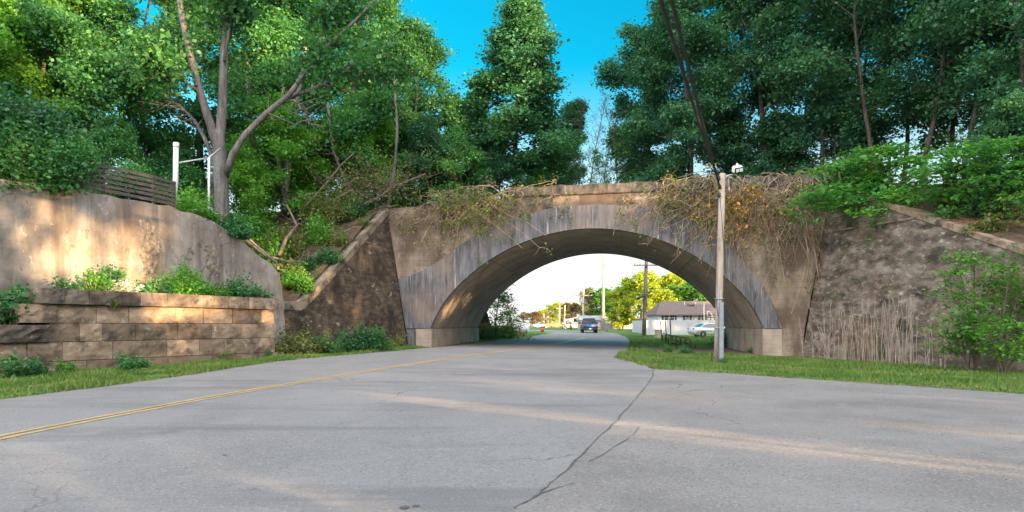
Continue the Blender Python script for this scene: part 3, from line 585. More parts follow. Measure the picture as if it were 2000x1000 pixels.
# wooden slat fence on the retaining wall
tf0, _ = on_line(95, CW+BN*.45, BD); tf1, _ = on_line(343, CW+BN*.45, BD)
def fp(t, z, k=.45): p = cwb(t, k); return Vector((p.x, p.y, z))
fz = lambda t: cwz(t)+.06
fence = empty('slat_fence', fp(tf1, fz(tf1)), 'weathered horizontal board fence on top of the concrete wall', 'fence')
m_wood = pm('weathered_board', [(.045,.040,.036), (.08,.071,.063), (.125,.112,.10)], 3, (1,1,6), bump=.5, bscale=10, bst=(1,1,8), isl=.25)
for j in range(6):
    mb = MB(); n = 5; z = .06+j*.175
    for i in range(n):
        a, b = tf0+(tf1-tf0)*i/n+.005, tf0+(tf1-tf0)*(i+1)/n-.005; w = .115; j0 = rb.uniform(-.012, .012)
        p = [fp(a, fz(a)+z+j0), fp(b, fz(b)+z+j0), fp(b, fz(b)+z+j0, .475), fp(a, fz(a)+z+j0, .475)]; mb.hexa(p+[q+Vector((0, 0, w)) for q in p])
    mb.build('board', m_wood, fence)
for i in range(6):
    t = tf0+(tf1-tf0)*i/5; mb = MB(); mb.box(fp(t, fz(t)+.52, .53), (.09, .09, 1.1), math.atan2(BD.y, BD.x)); mb.build('post', m_wood, fence)

# white pipe and pipe frame
m_white = plain('white_paint', (.72,.71,.68), .5); m_galv = pm('galvanised_pipe', [(.30,.31,.32), (.48,.48,.47)], 6, rough=.45, bump=.1, metal=.3, layers=[((.25,.15,.08), 8, (1,1,1), .6, .7, .6)])
a = P(344, 402, 29.6); pipe = empty('vent_pipe', (a.x, a.y, a.z-.3), 'thick white plastic pipe standing beside the slat fence', 'pipe')
mb = MB(); mb.tube([P(341, 410, 29.6), P(343, 345, 29.6), P(344, 281, 29.6)], .108, 14); mb.build('pipe_body', m_white, pipe)
mb = MB(); mb.tube([P(344, 288, 29.6), P(344, 279, 29.6)], .122, 14); mb.build('pipe_collar', m_white, pipe)
a = P(408, 408, 29.3); fr = empty('mesh_railing', a, 'thin white pipe frame with wire mesh at the wall edge', 'frame')
K = {'p': P(408, 308, 29.3), 'q': P(408, 406, 29.3), 'a': P(350, 318, 28.6), 'b': P(431, 289, 31.0), 'c': P(375, 410, 28.7), 'd': P(375, 431, 28.7), 'e': P(430, 425, 30.6)}
for nm, ks, r_ in (('corner_post', 'qp', .05), ('top_rail', 'ap', .035), ('top_rail', 'pb', .035), ('bottom_rail', 'cq', .04), ('bottom_rail', 'qe', .045), ('short_leg', 'dc', .05)):
    mb = MB(); mb.tube([K[ks[0]], K[ks[1]]], r_, 8); mb.build(nm, m_white if nm in ('corner_post', 'short_leg', 'bottom_rail') else m_galv, fr)
mb = MB()
for (A0, A1, B0, B1) in ((K['q'], K['e'], K['p'], K['b']),):
    for i in range(9): u = (i+.5)/9; mb.tube([A0.lerp(A1, u), B0.lerp(B1, u)], .005, 3)
    for i in range(10): u = (i+.5)/10; mb.tube([A0.lerp(B0, u), A1.lerp(B1, u)], .005, 3)
mb.build('wire_mesh', m_galv, fr)

# ------------------------------------------------------------------ near utility pole with lamp, guard and cables
m_pole = pm('weathered_pole_wood', [(.24,.20,.15), (.38,.32,.25), (.48,.41,.33)], 4, (1,1,.18), bump=.6, bscale=18, bst=(1,1,.12), layers=[((.14,.075,.035), 2.0, (1.5,1.5,.35), .58, .7, .6), ((.10,.08,.06), 12, (1,1,.1), .6, .7, .6)])
m_grey = plain('grey_plastic_guard', (.22,.24,.27), .55); m_blk = plain('black_rubber', (.018,.018,.02), .55)
YP = 28.6
base = Gy(1401, YP); pole = empty('utility_pole', base, 'weathered utility pole with a floodlight standing on the near grass verge', 'pole')
ptop = P(1411, 339, YP)
mb = MB(); mb.tube([base-Vector((0, 0, .3)), base.lerp(ptop, .33)+Vector((.01, 0, 0)), base.lerp(ptop, .7), ptop], [.165, .152, .135, .122], 16); mb.build('pole_shaft', m_pole, pole)
mb = MB(); g0, g1 = P(1408, 709, YP-.16), P(1408, 590, YP-.14)
for x0, x1, d0, d1 in ((-.095, .095, -.06, .10),):
    mb.prism([(x0, d0+.03), (x0+.03, d0), (x1-.03, d0), (x1, d0+.03), (x1, d1), (x0, d1)], 2, -.1, 2.5)
    mb.v = [(v[0]+g0.x+.02, v[1]+g0.y, v[2]+base.z) for v in mb.v]
mb.build('cable_guard', m_grey, pole, bevel=.008)
mb = MB(); mb.tube([P(1400.5, 709, YP-.2), P(1402, 612, YP-.19), P(1404, 556, YP-.17)], .032, 8); mb.build('conduit', m_grey, pole)
for py in (583, 640): mb = MB(); mb.box(P(1404, py, YP-.13), (.36, .16, .03)); mb.build('guard_strap', m_galv, pole)
for py, pxo in ((348, 1404), (365, 1405.5), (381, 1404.5)):
    c = P(pxo, py, YP-.22); mb = MB(); mb.tube([c+Vector((0, 0, .10)), c+Vector((0, 0, .055)), c, c-Vector((0, 0, .055)), c-Vector((0, 0, .10))], [.03, .075, .06, .08, .03], 10); ins = mb.build('insulator', m_blk, pole)
    mb = MB(); mb.tube([c, c+Vector((.05, .2, .02))], .014, 6); mb.build('pin', m_galv, ins)
c0 = P(1416, 343, YP); c1 = P(1434, 341, YP-.15)
mb = MB(); mb.tube([P(1414, 352, YP), P(1419, 345, YP-.05), P(1424, 342, YP-.1), c1], .03, 8); mb.tube([P(1413, 343, YP), P(1426, 342, YP-.1)], .02, 6); mb.build('lamp_arm', m_galv, pole)
c = P(1440, 330, YP-.3); rot = Matrix.Rotation(R(16), 3, 'Z')@Matrix.Rotation(R(-12), 3, 'Y')@Matrix.Rotation(R(24), 3, 'X')
def rbox(mb, cc, d, off=(0, 0, 0)):
    x, y, z = d[0]/2, d[1]/2, d[2]/2; o = Vector(off); mb.hexa([cc+rot@(Vector(q)+o) for q in ((-x,-y,-z),(x,-y,-z),(x,y,-z),(-x,y,-z),(-x,-y,z),(x,-y,z),(x,y,z),(-x,y,z))])
mb = MB(); rbox(mb, c, (.40, .24, .26)); lamp = mb.build('floodlight', m_white, pole, bevel=.035)
mb = MB(); rbox(mb, c, (.40, .03, .22), (0, -.135, -.02)); mb.build('lamp_bezel', m_blk, lamp, bevel=.008)
mb = MB()
for dx in (-.085, .085): rbox(mb, c, (.14, .02, .13), (dx, -.152, -.02))
mb.build('lamp_lens', plain('frosted_lens', (.75,.78,.8), .2), lamp)
mb = MB(); cc = c+rot@Vector((0, .02, .13)); mb.tube([cc, cc+Vector((0, 0, .07)), cc+Vector((0, 0, .10))], [.055, .05, .02], 10); mb.build('photocell', m_white, lamp)
for py, w_, h2 in ((655, .07, .10), (648, .05, .05)): mb = MB(); mb.box(P(1399.6, py, YP-.158), (w_, .02, h2)); mb.build('pole_tag', m_galv, pole)
mb = MB(); mb.tube([P(1423, 347, YP-.1), P(1424, 360, YP-.1), P(1424.5, 372, YP-.1)], .010, 5); mb.tube([P(1424, 366, YP-.1), P(1424.3, 376, YP-.1)], .022, 6); mb.build('pull_cord', m_galv, pole)
mb = MB()
mb.tube([P(1404, 372, YP-.2), P(1398, 460, YP-.21), P(1396, 560, YP-.2), P(1400, 600, YP-.22), P(1403, 618, YP-.22)], .013, 5)
mb.tube([P(1406, 385, YP-.2), P(1416, 500, YP-.12), P(1417, 560, YP-.15), P(1408, 600, YP-.2)], .012, 5)
mb.tube([P(1396, 700, YP-.2), P(1389, 690, YP-.25), P(1391, 706, YP-.25)], .015, 5)
mb.build('service_wire', m_blk, pole)
def cable(name, a, b, sag, r, label, group=None, n=24, cat='cable'):
    mb = MB(); pts = [a.lerp(b, i/n)-Vector((0, 0, sag*4*(i/n)*(1-i/n))) for i in range(n+1)]; mb.tube(pts, r, 6); o = mb.build(name, m_blk); return tag(o, label, cat, group)
def over(px, py, Y, k): a = P(px, py, Y); return a
for px, topx, py0, lab in ((1299, 1402, 348, 'thick black overhead cable, the left of the two rising from the near pole'), (1319, 1406, 366, 'thick black overhead cable, the right of the two rising from the near pole')):
    a = P(topx, py0, YP-.2); m_ = P(px, 0, 14.2); b = a+(m_-a)*1.9; cable('overhead_cable', a, b, .30, .046, lab, 'cables rising from the near pole')
cable('service_cable', P(1414, 352, YP), P(1850, 252, 33), .25, .009, 'thin service wire running right from the near pole in front of the trees')

# pipe railing
m_rust = pm('rusty_black_pipe', [(.02,.018,.016), (.045,.035,.028), (.13,.065,.03)], 5, rough=.7, bump=.3, lo=.3, hi=.85)
ra = G(1297, 668.5); rbb = G(1344, 684.5); rail = empty('pipe_railing', ra, 'rusty black pipe railing with seven hooped posts on the grass', 'railing')
rd = (rbb-ra); rd.z = 0; rL = rd.length; rd.normalize(); rn = Vector((-rd.y, rd.x, 0))
for z in (.70, .40): mb = MB(); mb.tube([ra+rd*0+Vector((0, 0, z)), rbb+Vector((0, 0, z+.02))], .035, 8); mb.build('top_rail' if z > .5 else 'mid_rail', m_rust, rail)
for i in range(7):
    q = ra+rd*(rL*i/6); mb = MB(); q.z = H(q.x, q.y)
    for s in (-.13, .13): mb.tube([q+rn*s+rd*s*.4-Vector((0, 0, .1)), q+rn*s+rd*s*.4+Vector((0, 0, .55)), q+rn*s*.5+Vector((0, 0, .72)), q+Vector((0, 0, .74))], .030, 7)
    mb.tube([q-rn*.13+Vector((0, 0, .22)), q+rn*.13+Vector((0, 0, .22))], .02, 6); mb.build('hooped_post', m_rust, rail)
for (px, y0, y1, lean, lab) in ((1293, 657, 628, -3, 'short dark leaning stake, leftmost and lowest of three by the white fence'), (1302, 656, 627, -2.5, 'dark leaning stake in the middle of three by the white fence'), (1311, 656, 622, -2.5, 'tallest dark leaning stake of three, nearest the pipe railing')):
    Y = 62; b = Gy(px, Y); mb = MB(); mb.tube([b-Vector((0, 0, .15)), P(px+lean, y1, Y)], .045, 7); st = empty('stake', b, lab, 'stake', 'dark stakes by the white fence')
    mb.build('shaft', m_rust, st); mb = MB(); mb.tube([P(px+lean, y1+.6, Y), P(px+lean, y1-.4, Y)], .06, 7); mb.build('cap', m_rust, st)
b = Gy(1285, 69); bx = empty('utility_box', b, 'small beige utility pedestal box on the grass before the white fence', 'box')
m_beige = plain('beige_metal', (.40,.36,.28), .6)
mb = MB(); mb.box(b+Vector((0, 0, .36)), (.5, .4, .8), .2); mb.build('cabinet', m_beige, bx, bevel=.02); mb = MB(); mb.box(b+Vector((0, 0, .80)), (.58, .48, .07), .2); mb.build('lid', m_beige, bx, bevel=.01)

# ------------------------------------------------------------------ house, fence, vehicles beyond the arch
m_siding = pm('white_siding', [(.50,.51,.53), (.58,.59,.61)], 2, bump=.5, bscale=6, bst=(.02,.02,3)); m_roofs = pm('brown_shingle', [(.10,.075,.065), (.16,.12,.105), (.21,.165,.145)], 5, (1,1,2), bump=.6, bscale=10)
m_glass = plain('window_glass', (.05,.06,.07), .08, spec=.8); m_shut = plain('dark_shutter', (.05,.055,.06), .6); m_vinyl = pm('white_vinyl', [(.46,.47,.49), (.53,.54,.56)], 1, rough=.4, bump=.02)
HY = 95; hx0, hx1 = (1286-1000)/F*HY, 36.0; hz0 = H(hx0, HY); ez = CH+(HZ-613)/F*HY; rz_ = CH+(HZ-590)/F*(HY+4)
house = empty('bungalow', ((hx0+hx1)/2, HY, hz0), 'white bungalow with brown shingle roof and dark shutters', 'house')
mb = MB(); mb.box(((hx0+hx1)/2, HY+4, (hz0-.3+ez)/2), (hx1-hx0, 8, ez-hz0+.3)); mb.build('wall', m_siding, house)
mb = MB(); ov = .45
A = [Vector((hx0-ov, HY-ov, ez-.05)), Vector((hx1+ov, HY-ov, ez-.05)), Vector((hx1+ov, HY+8+ov, ez-.05)), Vector((hx0-ov, HY+8+ov, ez-.05))]; r0, r1 = Vector((hx0+1.2, HY+4, rz_+.1)), Vector((hx1-1.5, HY+4, rz_+.1))
mb.add(A+[r0, r1]+[p-Vector((0, 0, .16)) for p in A], [(0,1,5,4), (1,2,5), (2,3,4,5), (3,0,4), (0,6,7,1), (1,7,8,2), (2,8,9,3), (3,9,6,0), (6,9,8,7)]); rf = mb.build('roof', m_roofs, house)
for px in (1337, 1358): mb = MB(); c = P(px, 596, HY+2.2); mb.tube([c-Vector((0, 0, .3)), c+Vector((0, 0, .45))], .07, 8); mb.build('roof_vent', m_galv, rf)
mb = MB(); c = P(1350, 595, HY+2.5); mb.box(c, (.9, .7, .22)); mb.build('roof_vent', m_roofs, rf)
for px0, px1 in ((1297, 1306), (1308, 1317), (1339, 1345.5), (1369, 1376), (1415, 1424)):
    x0, x1 = (px0-1000)/F*HY, (px1-1000)/F*HY; z0, z1 = CH+(HZ-626)/F*HY, CH+(HZ-615.5)/F*HY
    mb = MB(); 
    for c, d in ((((x0+x1)/2, HY-.03, z1), (x1-x0+.1, .08, .09)), (((x0+x1)/2, HY-.03, z0), (x1-x0+.1, .08, .09)), ((x0, HY-.03, (z0+z1)/2), (.08, .085, z1-z0)), ((x1, HY-.03, (z0+z1)/2), (.08, .085, z1-z0)), (((x0+x1)/2, HY-.03, (z0+z1)/2), (x1-x0, .07, .06))): mb.box(c, d)
    w = mb.build('window', m_vinyl, house); mb = MB(); mb.box(((x0+x1)/2, HY-.01, (z0+z1)/2), (x1-x0-.02, .03, z1-z0-.02)); mb.build('pane', m_glass, w)
for px in (1294.5, 1319.5, 1336, 1349, 1366, 1379.5):
    mb = MB(); mb.box(((px-1000)/F*HY, HY-.03, CH+(HZ-620.7)/F*HY), (.27, .07, .78)); mb.build('shutter', m_shut, house)
mb = MB(); c = Vector(((1342.3-1000)/F*HY, HY-.25, CH+(HZ-624)/F*HY)); mb.box(c, (.38, .36, .26)); mb.build('window_air_conditioner', m_grey, house, bevel=.02)
# vinyl fence
FY = 80; fx0, fx1 = (1263-1000)/F*FY, 38.0; zt = CH+(HZ-626)/F*FY
vf = empty('vinyl_fence', (fx0, FY, H(fx0, FY)), 'tall white vinyl privacy fence in front of the bungalow', 'fence')
corner = Vector((fx0, FY, 0)); far = Vector(((1236-1000)/F*93, 93, 0))
for a, b, n in ((corner, far, 5), (corner, Vector((fx1, FY+.5, 0)), 9)):
    for i in range(n):
        p, q = a.lerp(b, i/n), a.lerp(b, (i+1)/n); d = (q-p); L_ = d.length; ang = math.atan2(d.y, d.x); c = (p+q)/2; z0 = H(c.x, c.y)-.05
        mb = MB(); k = int(L_/.2)
        for j in range(k):
            u = (j+.5)/k; cc = p.lerp(q, u); mb.box((cc.x, cc.y, (z0+.08+zt)/2), (L_/k-.012, .035, zt-z0-.1), ang)
        for zz in (zt-.02, z0+.12): mb.box((c.x, c.y, zz), (L_-.1, .06, .12), ang)
        mb.build('panel', m_vinyl, vf)
    for i in range(0 if a is corner and b is far else 1, n+1):
        p = a.lerp(b, i/n); mb = MB(); mb.box((p.x, p.y, (H(p.x, p.y)-.1+zt+.06)/2), (.13, .13, zt+.16-H(p.x, p.y)), .3); mb.build('post', m_vinyl, vf)
# deck with white chair-like glider frame
m_deck = plain('brown_deck_wood', (.17,.10,.06), .7)
DY = 90; dx0, dx1 = (1355-1000)/F*DY, (1420-1000)/F*DY; dz = H(dx0, DY); zr = CH+(HZ-620.5)/F*DY
dkk = empty('raised_deck', (dx0, DY, dz), 'brown wooden deck with railing behind the white vinyl fence', 'deck')
mb = MB(); mb.box(((dx0+dx1)/2, DY+1.8, zr-1.0), (dx1-dx0, 3.6, .14)); mb.build('deck_floor', m_deck, dkk)
mb = MB(); mb.box(((dx0+dx1)/2, DY, zr), (dx1-dx0, .14, .09)); mb.build('handrail', m_deck, dkk)
for i in range(9): mb = MB(); x = dx0+(dx1-dx0)*i/8; mb.box((x, DY, (dz+zr)/2-.05), (.10, .10, zr-dz)); mb.build('post', m_deck, dkk)
a = P(1385, 621, DY+1.2); ch = empty('porch_swing_frame', (a.x, DY+1.2, zr-.93), 'white curved metal swing frame standing on the brown deck', 'swing')
for dy in (0, 1.0):
    mb = MB(); mb.tube([P(1381.5, 632, DY+1.2+dy), P(1381.5, 608, DY+1.2+dy), P(1384, 608, DY+1.2+dy), P(1388, 611, DY+1.2+dy), P(1391, 616, DY+1.2+dy), P(1391.5, 632, DY+1.2+dy)], .05, 7); mb.build('side_hoop', m_white, ch)
mb = MB(); mb.box(P(1386.5, 622, DY+1.7), (.62, .95, .07)); mb.build('seat', m_white, ch)
a = Gy(1375, 89); vp = empty('flag_pole', a, 'slim white pole rising beside the brown deck', 'pole'); mb = MB(); mb.tube([a, P(1375, 592, 89)], .045, 8); mb.build('shaft', m_white, vp); mb = MB(); mb.tube([P(1375, 592.4, 89), P(1375, 591.2, 89)], [.07, .05], 8); mb.build('finial', m_white, vp)

def wheelset(root, xs, yw, r, w, m_rim):
    for x in xs:
        for s in (-1, 1):
            mb = MB(); prof = [(-w/2, r*.62), (-w/2, r*.93), (-w*.35, r), (w*.35, r), (w/2, r*.93), (w/2, r*.62)]
            n = 20; vs = [(rr*math.cos(2*math.pi*k/n), yy, rr*math.sin(2*math.pi*k/n)) for yy, rr in prof for k in range(n)]
            mb.add(vs, [(i*n+k, i*n+(k+1) % n, (i+1)*n+(k+1) % n, (i+1)*n+k) for i in range(5) for k in range(n)], True)
            wh = raw(mb, 'wheel', m_blk, root); wh.location = (x, s*yw, r)
            mb = MB(); mb.add([(r*.63*math.cos(2*math.pi*k/n), s*w*.30*0+yy, r*.63*math.sin(2*math.pi*k/n)) for yy in (-w*.3, w*.3) for k in range(n)], [tuple(range(n))[::-1], tuple(range(n, 2*n))]+[(k, (k+1) % n, n+(k+1) % n, n+k) for k in range(n)])
            for k in range(5): a = k*2*math.pi/5; mb.box((r*.34*math.cos(a), s*w*.32, r*.34*math.sin(a)), (.06, .05, .06))
            raw(mb, 'rim', m_rim, wh)
def raw(mb, name, mat, parent, bevel=0):               # data already local to the parent
    me = bpy.data.meshes.new(name); me.from_pydata(mb.v, [], mb.f); me.polygons.foreach_set('use_smooth', mb.smooth); b = bmesh.new(); b.from_mesh(me)
    if bevel:
        bmesh.ops.remove_doubles(b, verts=b.verts, dist=1e-4); bmesh.ops.bevel(b, geom=[e for e in b.edges if len(e.link_faces) == 2 and e.calc_face_angle(0) > .35], offset=bevel, segments=2, affect='EDGES', clamp_overlap=True)
    bmesh.ops.recalc_face_normals(b, faces=b.faces); b.to_mesh(me); b.free()
    for p in me.polygons: p.use_smooth = bevel > 0 or p.use_smooth
    return link(name, me, mat, parent)
def loft(mb, secs):                                    # cross sections: list of lists of points
    n = len(secs[0]); vs = [p for s in secs for p in s]
    mb.add(vs, [tuple(range(n))[::-1], tuple(range((len(secs)-1)*n, len(secs)*n))]+[(i*n+k, i*n+(k+1) % n, (i+1)*n+(k+1) % n, (i+1)*n+k) for i in range(len(secs)-1) for k in range(n)])
def hull(mb, prof, halfw, tuck=.06):
    """side profile (x,z) swept across the width with slightly tucked flanks"""
    secs = []
    for y, q in ((-halfw, tuck), (-halfw*.93, 0), (halfw*.93, 0), (halfw, tuck)):
        cx = sum(p[0] for p in prof)/len(prof); cz = sum(p[1] for p in prof)/len(prof)
        secs.append([(x+(cx-x)*q*.4, y, z+(cz-z)*q) for x, z in prof])
    loft(mb, secs)
m_chrome = plain('bright_trim', (.55,.56,.58), .25, metal=.8); m_red = plain('red_lamp', (.45,.02,.02), .25); m_plate = plain('number_plate', (.72,.74,.76), .4)
def sedan(name, loc, rz, paint, label, group=None, detail=True):
    r = empty(name, loc, label, 'car', group, rz)
    low = [(-2.2, .28), (-2.36, .5), (-2.36, .72), (-2.28, .98), (-1.72, 1.05), (-1.0, 1.0), (.95, .96), (1.75, .86), (2.2, .72), (2.34, .5), (2.25, .24)]
    low += [(1.42+.37*math.cos(a), .22+.40*math.sin(a)) for a in np.linspace(0, math.pi, 8)]+[(-1.30+.37*math.cos(a), .22+.40*math.sin(a)) for a in np.linspace(0, math.pi, 8)]
    mb = MB(); hull(mb, low, .90); raw(mb, 'body', paint, r, .03)
    mb = MB(); g0 = [(-1.75, 1.0), (-1.02, 1.40), (-.5, 1.46), (.15, 1.44), (1.05, .94)]
    loft(mb, [[(x, -.86+.20*(z-.95)/.5, z) for x, z in g0], [(x, .86-.20*(z-.95)/.5, z) for x, z in g0]]); cab = raw(mb, 'cabin', paint, r, .04)
    for s in (-1, 1):
        mb = MB(); win = [(-1.38, 1.05), (-.98, 1.34), (-.45, 1.40), (.1, 1.38), (.82, 1.02)]; yf = lambda z: s*(.872-.20*(z-.95)/.5)
        mb.add([(x, yf(z), z) for x, z in win]+[(x, yf(z)-s*.02, z) for x, z in win], [(0,1,2,3,4), (9,8,7,6,5)]+[(i, (i+1) % 5, 5+(i+1) % 5, 5+i) for i in range(5)]); raw(mb, 'side_window', m_glass, r)
        mb = MB(); mb.box((-2.22, s*.70, .86), (.24, .34, .16)); raw(mb, 'tail_light', m_red, r, .02)
        mb = MB(); mb.box((.85, s*.98, 1.02), (.12, .18, .12)); raw(mb, 'mirror', paint, r, .02)
    mb = MB(); mb.add([(-1.72, -.72, 1.05), (-1.72, .72, 1.05), (-1.08, .62, 1.40), (-1.08, -.62, 1.40)], [(0, 1, 2, 3)]); raw(mb, 'rear_window', m_glass, r)
    wheelset(r, (1.42, -1.30), .80, .33, .20, m_chrome); return r
def pickup(name, loc, rz, paint, label):
    r = empty(name, loc, label, 'pickup truck', None, rz)
    low = [(-2.75, .50), (-2.80, .62), (-2.80, 1.18), (1.05, 1.18), (2.45, 1.10), (2.75, .95), (2.80, .5), (2.5, .42)]
    low += [(1.75+.48*math.cos(a), .40+.46*math.sin(a)) for a in np.linspace(0, math.pi, 8)]+[(-1.75+.48*math.cos(a), .40+.46*math.sin(a)) for a in np.linspace(0, math.pi, 8)]
    mb = MB(); hull(mb, low, .98, .05); raw(mb, 'body', paint, r, .03)
    mb = MB(); g0 = [(-.62, 1.17), (-.50, 1.84), (-.2, 1.90), (.85, 1.88), (1.55, 1.15)]
    loft(mb, [[(x, -.93+.19*(z-1.15)/.7, z) for x, z in g0], [(x, .93-.19*(z-1.15)/.7, z) for x, z in g0]]); raw(mb, 'cab', paint, r, .05)
    mb = MB(); mb.add([(-.63, -.80, 1.24), (-.63, .80, 1.24), (-.53, .66, 1.80), (-.53, -.66, 1.80)]+[(-.60, -.80, 1.24), (-.60, .80, 1.24), (-.50, .66, 1.80), (-.50, -.66, 1.80)], [(0,1,2,3), (0,4,5,1), (1,5,6,2), (2,6,7,3), (3,7,4,0)]); raw(mb, 'rear_window', m_glass, r)
    mb = MB(); mb.box((-2.80, 0, .90), (.06, 1.52, .52)); tg = raw(mb, 'tailgate', m_blue2, r, .02)
    mb = MB(); mb.box((-2.845, 0, 1.04), (.03, .30, .07)); raw(mb, 'handle', m_blk, tg)
    mb = MB(); mb.box((-2.90, 0, .52), (.18, 1.86, .20)); bp = raw(mb, 'rear_bumper', m_dbump, r, .03)
    mb = MB(); mb.box((-3.0, 0, .55), (.02, .32, .16)); raw(mb, 'licence_plate', m_plate, bp)
    mb = MB(); mb.tube([(-2.95, 0, .36), (-3.08, 0, .38)], .05, 8); raw(mb, 'tow_hitch', m_blk, bp)
    for s in (-1, 1):
        mb = MB(); mb.box((-2.80, s*.87, .94), (.08, .15, .46)); raw(mb, 'tail_light', m_red, r, .02)
        mb = MB(); mb.box((1.0, s*1.12, 1.30), (.14, .26, .24)); raw(mb, 'mirror', m_blk, r, .03)
        mb = MB(); mb.add([(-.45, s*.945, 1.22), (.9, s*.945, 1.22), (.55, s*.785, 1.78), (-.35, s*.785, 1.78)], [(0, 1, 2, 3)]); raw(mb, 'side_window', m_glass, r)
    wheelset(r, (1.75, -1.75), .84, .40, .27, m_chrome); return r
m_bluep = plain('blue_paint', (.022,.05,.12), .4, spec=.6, var=.08); m_blue2 = plain('tailgate_blue', (.02,.085,.22), .45, spec=.6, var=.08); m_dbump = plain('dark_bumper', (.03,.032,.036), .5)
m_wcar = plain('white_car_paint', (.66,.67,.68), .25, spec=.6, var=.05); m_scar = plain('silver_car_paint', (.42,.43,.44), .3, spec=.6, var=.05)
q = Gy(1155, 86); pickup('pickup_truck', (q.x, q.y+2.9, q.z+.012), R(90-3), m_bluep, 'blue pickup truck driving away on the road beyond the arch')
q = Gy(1383, 74); sedan('parked_car', (q.x+.35, q.y, q.z), R(8), m_wcar, 'white sedan parked on the grass by the white vinyl fence')
q = Gy(1056, 205); sedan('parked_car', (q.x, q.y, q.z), R(20), m_wcar, 'small white car far down the road, left of the far poles', 'cars parked far down the road')
q = Gy(1124, 150); sedan('parked_car', (q.x, q.y, q.z), R(10), m_scar, 'silver car parked beside the low beige garage', 'cars parked far down the road')
q = Gy(1084, 185); sedan('parked_car', (q.x, q.y, q.z), R(-10), plain('gold_car_paint', (.5, .3, .08), .4), 'small golden yellow car far off between two far poles', 'cars parked far down the road')

# far poles
def upole(px, Y, ytop, r, label, arm=None, wood=m_pole, xo=0, extra=None, group=None):
    b = Gy(px, Y); t = P(px+xo, ytop, Y); o = empty('utility_pole', b, label, 'pole', group); mb = MB(); mb.tube([b-Vector((0, 0, .3)), b.lerp(t, .5), t], [r, r*.88, r*.72], 10); mb.build('pole_shaft', wood, o)
    if arm:
        w, ya = arm; c = P(px+xo*.95, ya, Y-r-.05); mb = MB(); mb.box(c, (w, .1, .12)); ar = mb.build('crossarm', wood, o)
        for s in (-.46, -.25, .25, .46): mb = MB(); q = c+Vector((w*s, 0, .06)); mb.tube([q, q+Vector((0, 0, .10)), q+Vector((0, 0, .18))], [.02, .05, .03], 7); mb.build('insulator', m_grey, ar)
    if extra: extra(o)
    return o
m_polegrey = pm('grey_pole_wood', [(.09,.075,.06), (.16,.135,.11), (.22,.19,.16)], 4, (1,1,.2), bump=.5, bscale=14, bst=(1,1,.15))
def trf(o):
    c = P(1252.5, 580, 75.6); mb = MB(); mb.tube([c+Vector((-.45, 0, -.22)), c+Vector((.40, 0, .22))], .13, 10); mb.build('street_light_head', m_dbump, o); mb = MB(); mb.tube([c+Vector((.3, 0, .2)), P(1260, 574, 76)], .03, 6); mb.build('bracket', m_galv, o)
upole(1257.5, 76, 504, .25, 'brown wooden utility pole with crossarm standing by the white vinyl fence', (2.75, 518), m_polegrey, 5, trf)
upole(1177.5, 112, 498, .26, 'tall pale utility pole just right of the blue truck', (1.6, 515), m_pole, 2)
upole(1138, 142, 562, .26, 'pale utility pole left of the blue truck beside the beige garage', (3.6, 577), m_pole, 2)
upole(1208.5, 124, 587, .17, 'short pale utility pole before the metal roofed shed', None, m_pole, 0)
upole(1092, 190, 596, .26, 'far pale utility pole, left of a close pair', (2, 602), m_pole, 1, group='far utility poles')
upole(1102, 178, 596, .22, 'far pale utility pole, right of a close pair', None, m_pole, 1.5, group='far utility poles')
upole(1070, 240, 600, .30, 'far utility pole before the orange trees on the left', None, m_pole, 0, group='far utility poles')
upole(1062, 270, 612, .25, 'most distant thin utility pole at the left end of the far road', None, m_pole, 0, group='far utility poles')
WG = 'wires between the far utility poles'
cable('power_line', P(1259, 563, 76), P(1420, 560, 72), .1, .03, 'dark wire from the brown crossarm pole to the right', WG)
cable('power_line', P(1259, 570, 76), P(1420, 568, 72), .1, .02, 'lower dark wire from the brown crossarm pole to the right', WG)
cable('power_line', P(1178, 566, 112), P(1259, 566, 76), .4, .02, 'wire spanning from the tall pale pole to the brown pole', WG)
cable('power_line', P(1138, 592, 142), P(1208, 606, 124), .8, .06, 'sagging pale wire from the garage pole to the shed pole', WG)
cable('power_line', P(1138, 577, 142), P(1178, 540, 112), .5, .03, 'wire from the garage pole up to the tall pale pole', WG)
cable('power_line', P(1094, 610, 190), P(1138, 590, 142), 1.6, .04, 'sagging wire from the far pole pair to the garage pole', WG)
# small stubs and signs by the truck
q = Gy(1184.5, 100); s_ = empty('wooden_post', q, 'short leaning wooden post on the grass right of the blue truck', 'post'); mb = MB(); mb.tube([q-Vector((0, 0, .2)), P(1186, 637, 100)], .15, 8); mb.build('shaft', m_polegrey, s_); mb = MB(); mb.tube([P(1186, 637.2, 100), P(1186, 636.6, 100)], .17, 8); mb.build('cap', m_polegrey, s_)
q = Gy(1115, 118); s_ = empty('round_sign', q, 'small round white sign on a brown post left of the truck', 'sign'); mb = MB(); mb.tube([q, P(1115, 624, 118)], .12, 8); mb.build('sign_post', m_rust, s_); c = P(1116.5, 625.5, 117.8); mb = MB(); n = 16
mb.add([(c.x+.33*math.cos(k*2*math.pi/n), c.y+d, c.z+.33*math.sin(k*2*math.pi/n)) for d in (0, .04) for k in range(n)], [tuple(range(n))[::-1], tuple(range(n, 2*n))]+[(k, (k+1) % n, n+(k+1) % n, n+k) for k in range(n)]); mb.build('sign_face', m_white, s_)
q = Gy(1109.5, 160); s_ = empty('roadside_booth', q, 'small pale roadside shelter with flat roof far beyond the arch', 'shelter'); w = 1.1
for dx in (-w/2, w/2): mb = MB(); mb.tube([q+Vector((dx, 0, -.1)), q+Vector((dx, 0, 2.2))], .12, 8); mb.build('post', m_white, s_)
